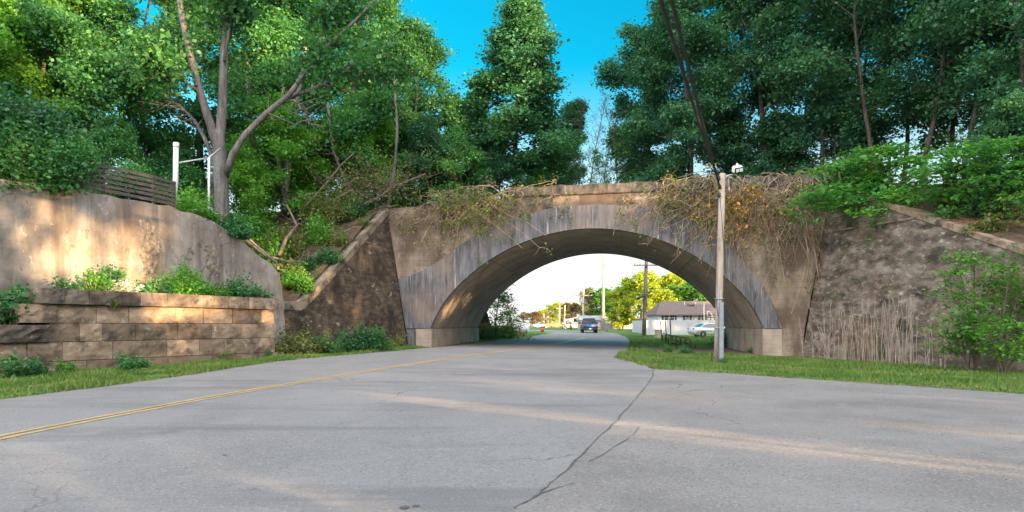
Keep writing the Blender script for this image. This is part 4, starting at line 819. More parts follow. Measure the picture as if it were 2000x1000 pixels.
mb = MB(); mb.box(q+Vector((0, 0, 2.0)), (w+.3, .8, .5)); mb.build('roof', m_vinyl, s_, bevel=.03)
q = Gy(1099, 140); s_ = empty('mailbox', q, 'small white mailbox on a post by the far road', 'mailbox'); mb = MB(); mb.tube([q, q+Vector((0, 0, 1.0))], .08, 6); mb.build('post', m_rust, s_); mb = MB(); mb.prism([(-.16, 0), (.16, 0), (.16, .22), (.08, .34), (-.08, .34), (-.16, .22)], 1, -.25, .25); mb.v = [(v[0]+q.x, v[1]+q.y, v[2]+q.z+1.0) for v in mb.v]; mb.build('box', m_white, s_, bevel=.02)
q = Gy(1059, 91); s_ = empty('rubbish_bin', q, 'small dark red bin at the left roadside beyond the arch', 'bin'); mb = MB(); mb.tube([q, q+Vector((0, 0, .65))], [.22, .27], 12); mb.build('tub', plain('dull_red', (.30,.08,.05), .6), s_); mb = MB(); mb.tube([q+Vector((0, 0, .65)), q+Vector((0, 0, .73))], [.29, .18], 12); mb.build('lid', m_dbump, s_)
q = Gy(1017, 74); s_ = empty('propane_tank', q, 'white rounded tank among the grass left of the far road', 'tank'); mb = MB(); mb.tube([q+Vector((x, 0, .75)) for x in (-.95, -.85, -.6, .6, .85, .95)], [.15, .45, .6, .6, .45, .15], 16); mb.build('tank_shell', m_white, s_)
for dx in (-.5, .5): mb = MB(); mb.box(q+Vector((dx, 0, .1)), (.12, .6, .5)); mb.build('leg', m_grey, s_)
# low buildings
def shed(name, px0, px1, Y, yeave, yridge, depth, label, wallm, roofm, openings=()):
    x0, x1 = (px0-1000)/F*Y, (px1-1000)/F*Y; z0 = H((x0+x1)/2, Y); e = CH+(HZ-yeave)/F*Y; r_ = CH+(HZ-yridge)/F*(Y+depth/2)
    o = empty(name, ((x0+x1)/2, Y, z0), label, 'building'); mb = MB(); mb.box(((x0+x1)/2, Y+depth/2, (z0-.2+e)/2), (x1-x0, depth, e-z0+.2)); mb.build('wall', wallm, o)
    mb = MB(); a = [Vector((x0-.3, Y-.4, e-.02)), Vector((x1+.3, Y-.4, e-.02)), Vector((x1+.3, Y+depth+.4, e-.02)), Vector((x0-.3, Y+depth+.4, e-.02))]; b, c = Vector((x0-.3, Y+depth/2, r_+.1)), Vector((x1+.3, Y+depth/2, r_+.1))
    mb.add(a+[b, c], [(0,1,5,4), (2,3,4,5), (3,0,4), (1,2,5), (0,3,2,1)]); mb.build('roof', roofm, o)
    for nm, p0, p1, y0, y1, mt in openings:
        xa, xb = (p0-1000)/F*Y, (p1-1000)/F*Y; za, zb = CH+(HZ-y1)/F*Y, CH+(HZ-y0)/F*Y; mb = MB(); mb.box(((xa+xb)/2, Y-.02, (za+zb)/2), (xb-xa, .08, zb-za)); mb.build(nm, mt, o, bevel=.01)
m_tan = plain('tan_siding', (.42,.36,.30), .8); m_met = plain('pale_metal_roof', (.42,.40,.38), .45)
shed('garage', 1135, 1179, 132, 625, 617.5, 7, 'low beige garage behind the blue truck', m_tan, m_met, (('garage_door', 1162, 1174, 628, 638, m_vinyl), ('window', 1140, 1146, 628, 633, m_glass)))
shed('shed', 1181, 1211, 126, 625.5, 618, 6, 'grey shed with pale metal roof right of the blue truck', m_grey, m_met, (('door', 1199, 1205, 628, 638, m_vinyl), ('doorway', 1193, 1198, 628, 638, m_shut)))
shed('far_house', 1213, 1240, 145, 628, 623, 7, 'low tan building half hidden left of the vinyl fence', m_tan, m_roofs, (('window', 1220, 1225, 630, 635, m_glass),))
x = (1122-1000)/F*150; cpz = H(x, 150); o = empty('carport', (x, 152, cpz), 'open carport with sloping pale roof over the silver car', 'carport')
mb = MB(); mb.hexa([Vector((x-2.2, 149, cpz+1.9)), Vector((x+2, 149, cpz+2.7)), Vector((x+2, 155, cpz+2.7)), Vector((x-2.2, 155, cpz+1.9)), Vector((x-2.2, 149, cpz+2.0)), Vector((x+2, 149, cpz+2.8)), Vector((x+2, 155, cpz+2.8)), Vector((x-2.2, 155, cpz+2.0))]); mb.build('roof', m_met, o)
for dx, dy, hh in ((-2, 149.3, 1.95), (1.9, 149.3, 2.7), (-2, 154.7, 1.95), (1.9, 154.7, 2.7)): mb = MB(); mb.tube([(x+dx, dy, cpz-.1), (x+dx, dy, cpz+hh)], .07, 6); mb.build('post', m_white, o)

# ------------------------------------------------------------------ trees
T_big = tree_data('broad_tree', 11, 15, .26, .14, 20, 4.6, 'oval', (.0, 1.15), 8, 6, 80, .175, .38)
T_big2 = tree_data('round_tree', 12, 14, .24, .14, 20, 4.2, 'vase', (.0, 1.1), 8, 6, 80, .175, .38)
T_tall = tree_data('tall_tree', 13, 14.5, .20, .10, 30, 2.6, 'tall', (.2, 1.2), 7, 6, 62, .165, .34)
T_wood = tree_data('woodland_tree', 14, 16, .15, .30, 16, 3.9, 'oval', (.0, 1.1), 7, 6, 36, .175, .42, wob=.06)
T_wood2 = tree_data('woodland_tree', 15, 15, .13, .24, 15, 3.7, 'vase', (.0, 1.0), 7, 6, 36, .175, .42, lean=(.10, .02), wob=.08)
T_low = tree_data('low_tree', 16, 8, .10, .08, 18, 3.1, 'dome', (.0, 1.0), 7, 5, 48, .18, .34, wob=.08)
T_bare = tree_data('bare_tree', 17, 9, .065, .22, 16, 1.5, 'dome', (.7, 1.3), 5, 4, 0, .1, twigs=True)
T_thin = tree_data('thin_tree', 18, 9, .07, .2, 14, 1.6, 'dome', (.5, 1.2), 6, 4, 9, .15, .2, twigs=True)
T_far = tree_data('far_tree', 19, 9, .22, .18, 14, 3.9, 'oval', (.0, 1.2), 6, 4, 22, .42, .4)
T_far2 = tree_data('far_tree', 20, 10, .2, .2, 12, 3.0, 'tall', (.1, 1.2), 5, 4, 12, .34, .4, twigs=True)
def put(px, Y, H_, data, ht, label, leaf, bark, group=None, zf=None, wide=1.0, name='tree', rz=None, sink=.15):
    x = (px-1000)/F*Y; z = (zf or H)(x, Y)-sink; k = H_/ht
    return plant(name, data, (x, Y, z), label, 'tree', bark, leaf, group, random.uniform(0, 6.28) if rz is None else rz, (k*wide, k*wide, k))
GL, GR = 'trees on the embankment left of the bridge', 'trees on the embankment right of the bridge'
# left bank: (px, Y, height, data, full height, leaves, label)
for px, Y, h_, d, ht, lf, lab, *wd in (
    (-95, 33, 14, T_big, 15, L_bri, 'broad bright green tree at the far left edge behind the ivy bank'),
    (65, 36, 13, T_big2, 14, L_bri, 'bright green round tree standing over the ivy and slat fence'),
    (190, 38, 15, T_big, 15, L_mid, 'green tree with dark lower boughs behind the slat fence'),
    (290, 42, 17, T_wood, 16, L_mid, 'tall green tree directly behind the white pipe'),
    (110, 47, 17, T_big2, 14, L_mid, 'tall green tree in the back row above the slat fence'),
    (400, 47, 17, T_big, 15, L_mid, 'green tree behind the fork of the big three limbed trunk'),
    (500, 43, 15, T_wood2, 15, L_mid, 'green leaning tree right of the big three limbed trunk'),
    (590, 47, 16.5, T_big2, 14, L_mid, 'leafy green tree above the sunlit orange trunks'),
    (675, 45, 15.5, T_big, 15, L_mid, 'broad green tree above the dead brush'),
    (728, 49, 15.2, T_wood, 16, L_mid, 'tall green tree above the left corner of the bridge'),
    (800, 47, 12.2, T_big2, 14, L_mid, 'rounded green tree leaning to the sky gap over the bridge left end'),
    (868, 51, 10.6, T_tall, 14.5, L_mid, 'narrow green tree beside the left edge of the sky gap'),
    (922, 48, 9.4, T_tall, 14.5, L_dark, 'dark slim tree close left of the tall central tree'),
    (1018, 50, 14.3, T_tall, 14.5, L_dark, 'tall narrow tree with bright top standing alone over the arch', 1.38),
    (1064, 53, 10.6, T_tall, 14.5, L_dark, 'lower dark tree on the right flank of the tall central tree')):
    put(px, Y, h_, d, ht, lab, lf, m_dbark, GL, zL if px < 850 else (lambda x, y: 8.75), wd[0] if wd else 1.0)
# right bank
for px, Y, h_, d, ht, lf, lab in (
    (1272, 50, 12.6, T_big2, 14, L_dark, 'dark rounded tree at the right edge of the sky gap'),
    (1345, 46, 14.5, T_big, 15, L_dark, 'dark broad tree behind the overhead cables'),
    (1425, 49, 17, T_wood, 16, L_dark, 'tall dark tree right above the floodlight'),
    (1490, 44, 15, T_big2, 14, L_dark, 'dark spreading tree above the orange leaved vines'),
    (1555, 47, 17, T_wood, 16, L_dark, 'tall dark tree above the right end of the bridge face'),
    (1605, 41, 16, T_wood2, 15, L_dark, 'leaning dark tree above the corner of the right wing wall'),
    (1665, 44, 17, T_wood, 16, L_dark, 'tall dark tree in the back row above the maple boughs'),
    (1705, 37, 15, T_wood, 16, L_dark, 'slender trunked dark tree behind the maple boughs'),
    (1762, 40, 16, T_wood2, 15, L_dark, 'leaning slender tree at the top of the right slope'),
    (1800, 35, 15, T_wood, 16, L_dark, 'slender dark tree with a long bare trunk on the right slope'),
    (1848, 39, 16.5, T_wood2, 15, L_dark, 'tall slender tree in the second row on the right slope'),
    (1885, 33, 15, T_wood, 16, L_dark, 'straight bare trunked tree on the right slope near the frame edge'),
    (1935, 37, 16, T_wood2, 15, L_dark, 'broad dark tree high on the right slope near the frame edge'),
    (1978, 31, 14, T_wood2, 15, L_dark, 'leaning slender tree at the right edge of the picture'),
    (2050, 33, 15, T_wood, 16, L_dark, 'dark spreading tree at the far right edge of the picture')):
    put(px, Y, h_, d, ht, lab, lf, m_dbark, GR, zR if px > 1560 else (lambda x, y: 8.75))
# bare saplings and low growth in the gap over the arch
flat = lambda x, y: 8.75
for px, Y, h_, d, ht, lab in ((1128, 52, 10, T_bare, 9, 'bare thin sapling in the sky gap, nearest the tall central tree'), (1152, 50, 9.5, T_bare, 9, 'bare sapling in the middle of the sky gap'), (1180, 53, 8.5, T_bare, 9, 'shorter bare sapling in the sky gap'), (1204, 51, 9.4, T_bare, 9, 'bare sapling at the right side of the sky gap'), (1110, 49, 6.0, T_thin, 9, 'thin leafy sapling below the bare ones left of the sky gap'), (1168, 48, 5.2, T_thin, 9, 'thin leafy sapling low in the middle of the sky gap'), (1226, 48, 6.5, T_thin, 9, 'thin leafy sapling at the foot of the right sky gap edge')):
    put(px, Y, h_, d, ht, lab, L_mid, m_dtwig if d is T_bare else m_dbark, 'saplings on the bridge deck', flat)
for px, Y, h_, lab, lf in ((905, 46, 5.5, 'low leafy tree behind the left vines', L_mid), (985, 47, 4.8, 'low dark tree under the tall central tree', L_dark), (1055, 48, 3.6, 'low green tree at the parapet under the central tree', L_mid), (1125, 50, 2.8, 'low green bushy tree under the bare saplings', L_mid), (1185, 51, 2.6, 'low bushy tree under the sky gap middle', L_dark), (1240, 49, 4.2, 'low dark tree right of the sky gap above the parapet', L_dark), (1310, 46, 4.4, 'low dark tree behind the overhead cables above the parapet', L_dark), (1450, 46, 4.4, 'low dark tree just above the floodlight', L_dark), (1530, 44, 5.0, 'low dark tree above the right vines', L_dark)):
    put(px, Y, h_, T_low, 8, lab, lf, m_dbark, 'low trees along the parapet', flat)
for px, Y, h_, lab, lf in ((560, 41, 6.5, 'low bright tree behind the gully', L_bri), (640, 43, 6, 'low bright green tree below the sunlit leaves', L_bri), (725, 45, 6.5, 'low sunlit green tree above the dead brush', L_bri), (470, 38, 5.5, 'low bright tree right of the big trunk foot', L_bri), (330, 36, 6, 'low green tree behind the white pipe', L_mid), (205, 33, 5.0, 'low green tree over the left end of the slat fence', L_mid),
    (845, 45, 6, 'low dark tree at the left end of the bridge top', L_dark), (800, 50, 7, 'low dark tree in the back row over the bridge left end', L_dark)):
    put(px, Y, h_, T_low, 8, lab, lf, m_dbark, 'low trees on the left embankment', zL)
for px, Y, h_, lab in ((1640, 40, 7, 'low dark tree behind the maple boughs'), (1990, 28, 4.5, 'low dark tree on the right slope at the frame edge')):
    put(px, Y, h_, T_low, 8, lab, L_dark, m_dbark, 'low trees on the right embankment', zR)

# the big three limbed tree, limb by limb
YB = 34.0
bb = P(436, 455, YB); big = empty('three_limbed_tree', bb, 'big grey tree forking into three limbs beside the white pipe frame', 'tree')
mb = MB(); mb.tube([P(436, 470, YB), P(434, 420, YB), P(432, 350, YB), P(428, 290, YB), P(426, 255, YB)], [.44, .36, .33, .31, .29], 12); mb.build('trunk', m_bark, big)
limbs = (([(428, 300), (412, 245), (392, 185), (372, 110), (357, 40), (345, -30), (335, -120)], (.25, .21, .19, .175, .155, .13, .09), 0), ([(429, 300), (432, 240), (436, 170), (438, 100), (442, 40), (455, -10), (475, -80)], (.26, .23, .21, .20, .17, .13, .08), .3),
         ([(440, 345), (455, 300), (480, 262), (520, 222), (562, 188), (600, 140), (640, 90), (700, 35), (760, -30)], (.17, .165, .155, .145, .13, .105, .09, .07, .04), -.8), ([(560, 190), (610, 175), (660, 150), (700, 122), (760, 105)], (.13, .11, .10, .07, .04), -1.4), ([(620, 120), (632, 70), (650, 20), (690, -30)], (.09, .07, .05, .03), -.2),
         ([(540, 205), (575, 195), (595, 220), (605, 245)], (.05, .04, .03, .015), -1.2), ([(438, 120), (452, 30), (462, 4)], (.08, .05, .02), .2), ([(392, 180), (360, 160), (320, 120), (280, 100)], (.08, .06, .045, .02), -.8), ([(425, 330), (400, 270), (380, 235), (350, 205), (320, 195)], (.12, .1, .08, .06, .03), .8))
rngb = np.random.default_rng(77); lv = []
for pts, rs, dy in limbs:
    Q = [P(p[0], p[1], YB+dy*i/(len(pts)-1)*1.6) for i, p in enumerate(pts)]
    mb = MB(); mb.tube(Q, list(rs), 9)
    A_ = [np.array(q) for q in Q]
    for k in range(16):
        u = rngb.uniform(.35, 1.0); p, d = along(A_, u); L_ = rngb.uniform(.6, 2.0); sp = poly_branch(rngb, p, d/np.linalg.norm(d)*.6+perp(rngb, d), L_, 3, .2, .1)
        mb.tube(sp, [.035, .025, .016, .006], 4, cap=False)
        if p[2] > 13:
            for j in range(4): q, _ = along(sp, rngb.uniform(.3, 1)); m_ = 26; lv.append(q+rngb.normal(size=(m_, 3))*np.array([.45, .45, .3]))
    mb.build('limb', m_bark, big)
lo = leaf_mesh('three_limbed_tree_leaves', np.concatenate(lv)-np.array(bb), rngb, .22); link('crown', lo, L_mid, big)
# sunlit leaning trunks behind
for (pts, r_, lab) in (([(556, 372), (562, 330), (570, 280), (580, 200), (596, 90)], .22, 'sunlit orange brown trunk leaning right behind the gully'), ([(500, 365), (497, 300), (490, 240), (482, 150)], .14, 'sunlit thin trunk left of the leaning orange trunk'), ([(545, 300), (535, 270), (540, 225), (555, 170)], .12, 'dark crooked trunk beside the leaning orange trunk'), ([(690, 380), (668, 340), (650, 290), (640, 200)], .10, 'thin leaning trunk over the dead brush'), ([(760, 380), (772, 320), (776, 250), (770, 150)], .10, 'slim dark trunk above the left bridge corner')):
    Y = 41; Q = [P(x, y, Y) for x, y in pts]; b = Q[0]-Vector((0, 0, 1.2)); o = empty('leaning_tree', b, lab, 'tree', 'bare trunks behind the gully'); mb = MB(); mb.tube([b]+Q, [r_*1.15, r_*1.05]+[r_*(1-.13*i) for i in range(1, len(Q))], 9); mb.build('trunk', m_bark, o)
    rg_ = np.random.default_rng(int(r_*1000)+pts[0][0]); mb = MB(); lv = []
    for k in range(7):
        p, d = along([np.array(q) for q in Q], rg_.uniform(.5, 1)); sp = poly_branch(rg_, p, perp(rg_, d)+np.array([0, 0, .5]), rg_.uniform(.8, 1.8), 3, .2, .1); mb.tube(sp, [.04, .03, .015, .006], 4, cap=False); lv.append(sp[-1]+rg_.normal(size=(70, 3))*np.array([.5, .5, .3]))
    mb.build('branches', m_dbark, o); link('crown', leaf_mesh('leaning_leaves', np.concatenate(lv)-np.array(b), rg_, .2), L_mid, o)

# far trees beyond the arch
for px, Y, h_, d, ht, lf, lab, wd in (
    (1252, 118, 9.0, T_far, 9, L_gold, 'big sunlit golden tree behind the brown utility pole', 1.15), (1216, 122, 6.6, T_far, 9, L_gold, 'lower golden tree at the left shoulder of the big golden tree', 1.2), (1310, 128, 9.2, T_far, 9, L_gold, 'golden topped tree above the bungalow roof', 1.0), (1285, 112, 6.5, T_far, 9, L_gold, 'orange gold tree beside the bungalow gable', 1.1), (1350, 120, 7.6, T_far, 9, L_bri, 'green tree behind the bungalow roof vents', 1.3), (1400, 124, 7.6, T_far, 9, L_bri, 'green tree behind the bungalow right end', 1.3), (1196, 132, 6.6, T_far, 9, L_bri, 'green tree behind the metal roofed shed', 1.0),
    (1146, 152, 8.6, T_far2, 10, L_olive, 'thin olive tree behind the pale garage pole', 1.2), (1162, 160, 7.0, T_far, 9, L_brown, 'brown budding tree behind the blue truck', 1.0), (1126, 165, 5.5, T_far, 9, L_brown, 'low brown budding tree behind the carport', 1.1),
    (1088, 215, 7.0, T_far, 9, L_gold, 'golden tree behind the close pair of far poles', 1.1), (1076, 225, 6.6, T_far2, 10, L_brown, 'pinkish brown tree at the left of the far golden tree', 1.1), (1102, 230, 6.2, T_far, 9, L_gold, 'far golden tree right of the pole pair', 1.0), (1054, 250, 4.6, T_far2, 10, L_brown, 'low orange brown tree at the end of the far road', 1.6), (1036, 240, 4.6, T_far2, 10, L_brown, 'low orange brown tree left at the end of the far road', 1.6), (1020, 230, 5, T_far2, 10, L_brown, 'far orange brown tree half hidden by the left shrub', 1.5), (1112, 200, 6.5, T_far, 9, L_brown, 'far brown tree between the pole pair and the garage', 1.3), (1064, 300, 7, T_far, 9, L_gold, 'most distant pale gold tree at the end of the far road', 1.5), (1045, 300, 6, T_far, 9, L_brown, 'most distant brown tree left of the end of the far road', 1.6), (1180, 150, 8.0, T_far, 9, L_bri, 'green tree behind the tall pale utility pole', 1.1), (1230, 150, 8.5, T_far, 9, L_bri, 'green tree behind the golden tree shoulder', 1.3), (1330, 145, 10.0, T_far, 9, L_gold, 'second golden tree top above the bungalow roof', 1.2)):
    put(px, Y, h_, d, ht, lab, lf, m_polegrey, 'trees beyond the arch', None, wd, name='far_tree')
tl = tree_data('verge_tree', 31, 5.6, .07, .04, 16, 2.3, 'dome', (.1, 1.15), 6, 4, 11, .16, .24)
put(968, 58, 5.3, tl, 5.6, 'leafy green tree seen through the left side of the arch', L_bri, m_dbark, None, None, 1.0, name='verge_tree')
put(1000, 62, 4.2, T_thin, 9, 'thin sparse tree reaching right from the leafy tree under the arch', L_olive, m_dtwig, None, None, 2.2, name='verge_tree')

# shade trees behind the camera on the sunset side
belt = []
for i in range(22):
    q = -62+i*5.2; belt.append((42+.65*q, -8+.76*q, 24+2*math.sin(i*2.3), (T_big, T_big2, T_wood)[i % 3], (15, 14, 16)[i % 3]))
for i in range(20): q = -60+i*5.4; belt.append((34+.65*q, -1+.76*q, 8.5+1.5*math.sin(i*1.7), T_low, 8))
for i in range(15): q = i*4.6; belt.append((31+q, 43-.1*q+3*math.sin(i*2.1), 17.5-(i > 9)*3, (T_big, T_big2)[i % 2], (15, 14)[i % 2]))
for i, (x, y, h_, d, ht) in enumerate(belt):
    qq = (x-42)*.65+(y+8)*.76
    if abs(qq+10.2) < 1.2 and y < 20 and ht != 8: d, ht = T_wood, 16
    if abs(qq+11.4-.11) < 1.2 and y < 20 and ht == 8: h_ = 7.6
    if abs(qq+15.2) < 1.0 and y < 20 and ht != 8: d, ht, h_ = T_wood2, 15, 23
    if abs(x) < .80*y and x < 44: continue
    plant('roadside_tree', d, (x, y, max(H(x, y), zR(x, y)) if y > 12 and x > 20 else 0), 'broad green tree standing outside the picture on the right behind the viewer', 'tree', m_dbark, L_mid, 'trees behind the viewer', i*1.3, (h_/ht*1.15, h_/ht*1.15, h_/ht))

# ------------------------------------------------------------------ shrubs, vines, stalks, grass
S1 = shrub_data('shrub', 41, 2.4, 1.8, 1.5, 3200, .13, 18); S2 = shrub_data('shrub', 42, 2.0, 1.6, 1.1, 2600, .10, 16); S3 = shrub_data('shrub', 43, 3.2, 2.0, 2.2, 9000, .115, 34)
S_t = shrub_data('tuft', 44, 1.0, .8, .55, 700, .09, 12)
def shrub(name, loc, d, sc, lf, label, cat='shrub', group=None): return plant(name, d, loc, label, cat, m_twig, lf, group, random.uniform(0, 6.28), sc, 'stem', 'foliage')
def wp(px, z, k=.5): t, y = on_line(px, CW+BN*k, BD); p = cwb(t, k); return Vector((p.x, p.y, z))
def blp(px, z, k=1.2): t, y = on_line(px, BW+BN*k, BD); return bl_pt(t, k, z)
# ivy bank and wall-top shrubs
for px, dz, k, d, sc, lf, lab in ((-40, -.3, .9, S3, 1.1, L_mid, 'dense green bush on the wall top at the left frame edge'), (45, -.2, .8, S3, 1.1, L_mid, 'dense green bush on the wall top, second from the left edge'), (96, .5, 1.2, S3, .9, L_mid, 'dense green bush hanging over the left end of the slat fence'), (80, .9, 1.8, S3, 1.2, L_dark, 'darker green bush behind the bushes on the wall top'), (0, 1.0, 1.9, S3, 1.2, L_dark, 'darker green bush high behind the left edge bushes'),
    (250, .1, 1.4, S3, .8, L_mid, 'green bush behind the slat fence middle'), (372, -.1, 1.3, S1, 1.0, L_bri, 'yellow green shrub between the slat fence and the pipe frame'), (416, -.2, 1.9, S1, .9, L_mid, 'green shrub inside the pipe frame'), (455, .1, .6, S2, 1.1, L_mid, 'green shrub right of the pipe frame foot')):
    t, y = on_line(px, CW+BN*k, BD); shrub('bush', wp(px, cwz(t)+dz, k), d, sc, lf, lab, 'bush', 'bushes on the retaining wall top')
# plants on the block wall
for px, z, k, d, sc, lf, lab in ((130, 2.55, 1.0, S_t, 1.2, L_mid, 'low weeds at the left end of the cap course'), (185, 2.70, 1.2, S_t, 1.3, L_bri, 'light green weeds beside the white blossom'), (200, 3.05, 1.7, S_t, 1.3, L_mid, 'leafy weeds on rubble above the white blossom'), (225, 3.1, 1.8, S_t, 1.1, L_mid, 'small leafy weed clump right above the white blossom'), (290, 2.72, 1.1, S_t, 1.2, L_mid, 'low weeds right of the white blossom'), (350, 2.72, 1.4, S1, .80, L_bri, 'tallest leafy bush on the block wall'), (385, 2.70, 1.2, S1, .6, L_bri, 'leafy bush leaning right of the tallest block wall bush'), (320, 2.7, 1.1, S2, .5, L_mid, 'low leafy bush left of the tallest block wall bush'), (430, 2.72, 1.0, S2, .55, L_bri, 'low bright weeds between two block wall bushes'), (470, 2.75, 1.2, S2, .9, L_mid, 'rounded leafy bush near the right end of the block wall'), (505, 2.70, 1.0, S_t, 1.1, L_mid, 'small weeds at the right end of the cap course'), (420, 2.3, -.05, S_t, .01, L_mid, ''), (45, 2.15, .8, S_t, 1.4, L_mid, 'weeds on the stepped left end of the block wall'), (15, 1.75, .5, S_t, 1.5, L_mid, 'weeds above the projecting block'), (75, 2.1, .6, S_t, 1.0, L_mid, 'small weeds on the second course left of the cap'), (222, 2.2, -.05, S_t, .6, L_olive, 'small sprig growing from the joint under the cap course')):
    if lab: shrub('wall_plant', blp(px, z, k), d, sc, lf, lab, 'plant', 'plants on the block wall')
shrub('blossom_plant', blp(238, 2.78, 1.25), S_t, (1.5, .9, .75), L_white, 'white flowering plant on top of the block wall', 'plant')
for px, py, d, sc, lf, lab in ((35, 738, S_t, 1.3, L_mid, 'leafy weed clump at the foot of the block wall, leftmost'), (62, 735, S_t, 1.0, L_mid, 'upright weed clump by the leftmost clump at the block wall foot'), (128, 730, S_t, .8, L_bri, 'small bright weed at the block wall foot'), (250, 722, S_t, 1.0, L_mid, 'weed clump at the foot of the block wall middle'), (280, 719, S_t, .6, L_mid, 'small weed right of the middle weed clump'), (440, 706, S_t, .7, L_olive, 'yellowish weed at the foot of the block wall right part'), (520, 697, S_t, .6, L_mid, 'small weed at the right foot of the block wall')):
    shrub('verge_weed', G(px, py), d, sc, lf, lab, 'weed', 'weeds at the block wall foot')
for px, py, d, sc, lf, lab in ((562, 694, S2, 1.0, L_olive, 'scrubby olive bush at the right end of the block wall'), (600, 692, S2, 1.1, L_olive, 'scrubby pale bush before the dark wing wall'), (640, 690, S2, .9, L_mid, 'low green bush left of the dense one before the dark wing wall'), (695, 687, S1, .85, L_mid, 'dense dark green bush before the dark wing wall'), (735, 685, S1, .75, L_mid, 'dense green bush right before the dark wing wall'), (775, 680, S_t, 1.3, L_olive, 'low weeds by the bridge pier corner'), (590, 680, S_t, 1.6, L_olive, 'twiggy weeds against the dark wing wall left end')):
    shrub('wing_bush', G(px, py), d, sc, lf, lab, 'bush', 'bushes before the dark wing wall')
for px, py, Y, d, sc, lf, lab in ((585, 560, 34.5, S2, 1.0, L_bri, 'bright leafy bush at the foot of the gully'), (547, 585, 33, S2, .65, L_bri, 'small bright bush at the right end of the tall concrete wall'), (620, 470, 38, S1, .9, L_bri, 'bright shrub halfway up the gully'), (520, 470, 36, S1, 1.1, L_bri, 'bright honeysuckle bush above the concrete wall slope'), (560, 440, 37, S3, .8, L_olive, 'olive honeysuckle bush over the gully'), (500, 420, 37, S3, .9, L_bri, 'bright honeysuckle bush right of the big trunk'), (630, 420, 39.5, S3, .8, L_olive, 'olive bush left of the dead brush'), (690, 455, 40, S2, .9, L_mid, 'green shrub beside the wing coping'), (600, 510, 36, S2, .8, L_mid, 'green shrub low in the gully'), (655, 480, 37.5, S2, .8, L_olive, 'olive shrub by the middle of the left wing coping'), (680, 440, 39.8, S1, .8, L_olive, 'olive shrub high in the gully below the dead brush'), (640, 515, 36.2, S_t, 1.6, L_mid, 'leafy weeds low beside the left wing coping'), (720, 415, 41, S2, .7, L_mid, 'green shrub at the top of the left wing coping'), (575, 500, 35.4, S_t, 1.8, L_olive, 'olive weeds on the soil in the middle of the gully')):
    x = (px-1000)/F*Y; z = max(zL(x, Y)-.1, CH+(HZ-py)/F*Y-1.3) if py < 480 else zL(x, Y)-.1
    shrub('gully_bush', Vector((x, Y, zL(x, Y)-.1)), d, sc if py > 480 else (sc, sc, sc*1.25), lf, lab, 'bush', 'bushes in the gully')
# under the arch, left far side: purple brown scrub and green ground plants
for i, (px, Y, sc, lf, lab) in enumerate(((945, 57, 1.0, L_mid, 'low green plants at the far left pedestal'), (962, 60, 1.1, L_mid, 'low green plants below the leafy tree under the arch'), (990, 62, 1.1, L_mid, 'low green plants right below the leafy tree under the arch'), (955, 62, 1.6, L_brown, 'purple brown scrub behind the low plants under the arch'), (985, 66, 1.7, L_brown, 'brown scrub right behind the low plants under the arch'))):
    q = Gy(px, Y); shrub('scrub', q, S2, sc, lf, lab, 'scrub', 'scrub seen under the left side of the arch')
q = G(1518, 690); shrub('pier_bush', q, S2, (.7, .7, 1.25), L_bri, 'bright bush at the right foot of the arch', 'bush')
q = Gy(1411, 47.5); shrub('pier_bush', q+Vector((.6, 1.5, 0)), S1, .9, L_mid, 'green bush just beyond the far right pedestal', 'bush')
for px, py, sc, lab in ((1305, 688, .8, 'small weed under the pipe railing'), (1338, 692, .9, 'weed clump at the near end of the pipe railing'), (1412, 710, .5, 'small weed at the foot of the near utility pole'), (1470, 690, .7, 'low weeds along the right pedestal')):
    shrub('verge_weed', G(px, py), S_t, sc, L_mid, lab, 'weed', 'weeds on the right verge')
# right edge sapling shrubs before the lichen wall, layered sprays
def spray(name, base, tips, n, size, lf, label, cat, bark=m_twig, seed=1, flat=.10, wid=.55, group=None):
    rng = np.random.default_rng(seed); o = empty(name, base, label, cat, group); mb = MB(); lv = []; B0 = np.array(base)
    for mid, tip in tips:
        a, m_, t = B0, np.array(mid), np.array(tip); pts = [(1-u)**2*a+2*u*(1-u)*m_+u*u*t for u in np.linspace(0, 1, 9)]; mb.tube(pts, [.035*(1-.85*i/8) for i in range(9)], 5, cap=False)
        for k in range(9):
            u = rng.uniform(.4, 1); p, d = along(pts, u); sp = poly_branch(rng, p, d/np.linalg.norm(d)+perp(rng, d)*.8*np.array([1, 1, .4]), rng.uniform(.4, .9), 2, .1, -.1); mb.tube(sp, [.012, .008, .004], 3, cap=False)
            for j in range(3): q, _ = along(sp, rng.uniform(.2, 1)); mm = max(3, n//27); lv.append(q+rng.normal(size=(mm, 3))*np.array([wid*.5, wid*.5, flat]))
    st = mb.build('stem', bark, o, fixn=False); link('foliage', leaf_mesh(name, np.concatenate(lv)-B0, rng, size, up=1.4), lf, o); return o
for k, (bpx, Y, tips, lab) in enumerate(((1905, 24.2, ((1868, 525), (1905, 508), (1945, 520), (1975, 545), (1860, 570), (1920, 560)), 'tall bright green sapling before the lichen wall at the right'), (1950, 23.2, ((1985, 510), (2015, 540), (1960, 575), (2000, 590), (1905, 600)), 'bright green sapling at the right frame edge'), (1890, 23.8, ((1845, 640), (1870, 620), (1915, 628), (1850, 680), (1900, 660)), 'low green sapling spreading before the dry stalks'), (1960, 22.4, ((1930, 650), (1990, 640), (2015, 670), (1945, 690), (1985, 695)), 'low green sapling at the right frame edge'))):
    b = Gy(bpx, Y); tp = [(P((bpx+x)/2+random.uniform(-6, 6), y+10, Y+random.uniform(-.3, .3)), P(x, y, Y+random.uniform(-.8, .5))) for x, y in tips]
    spray('sapling', b, tp, 300, .12, L_bri, lab, 'sapling', m_dtwig, 60+k, .06, .55, 'saplings before the lichen wall')
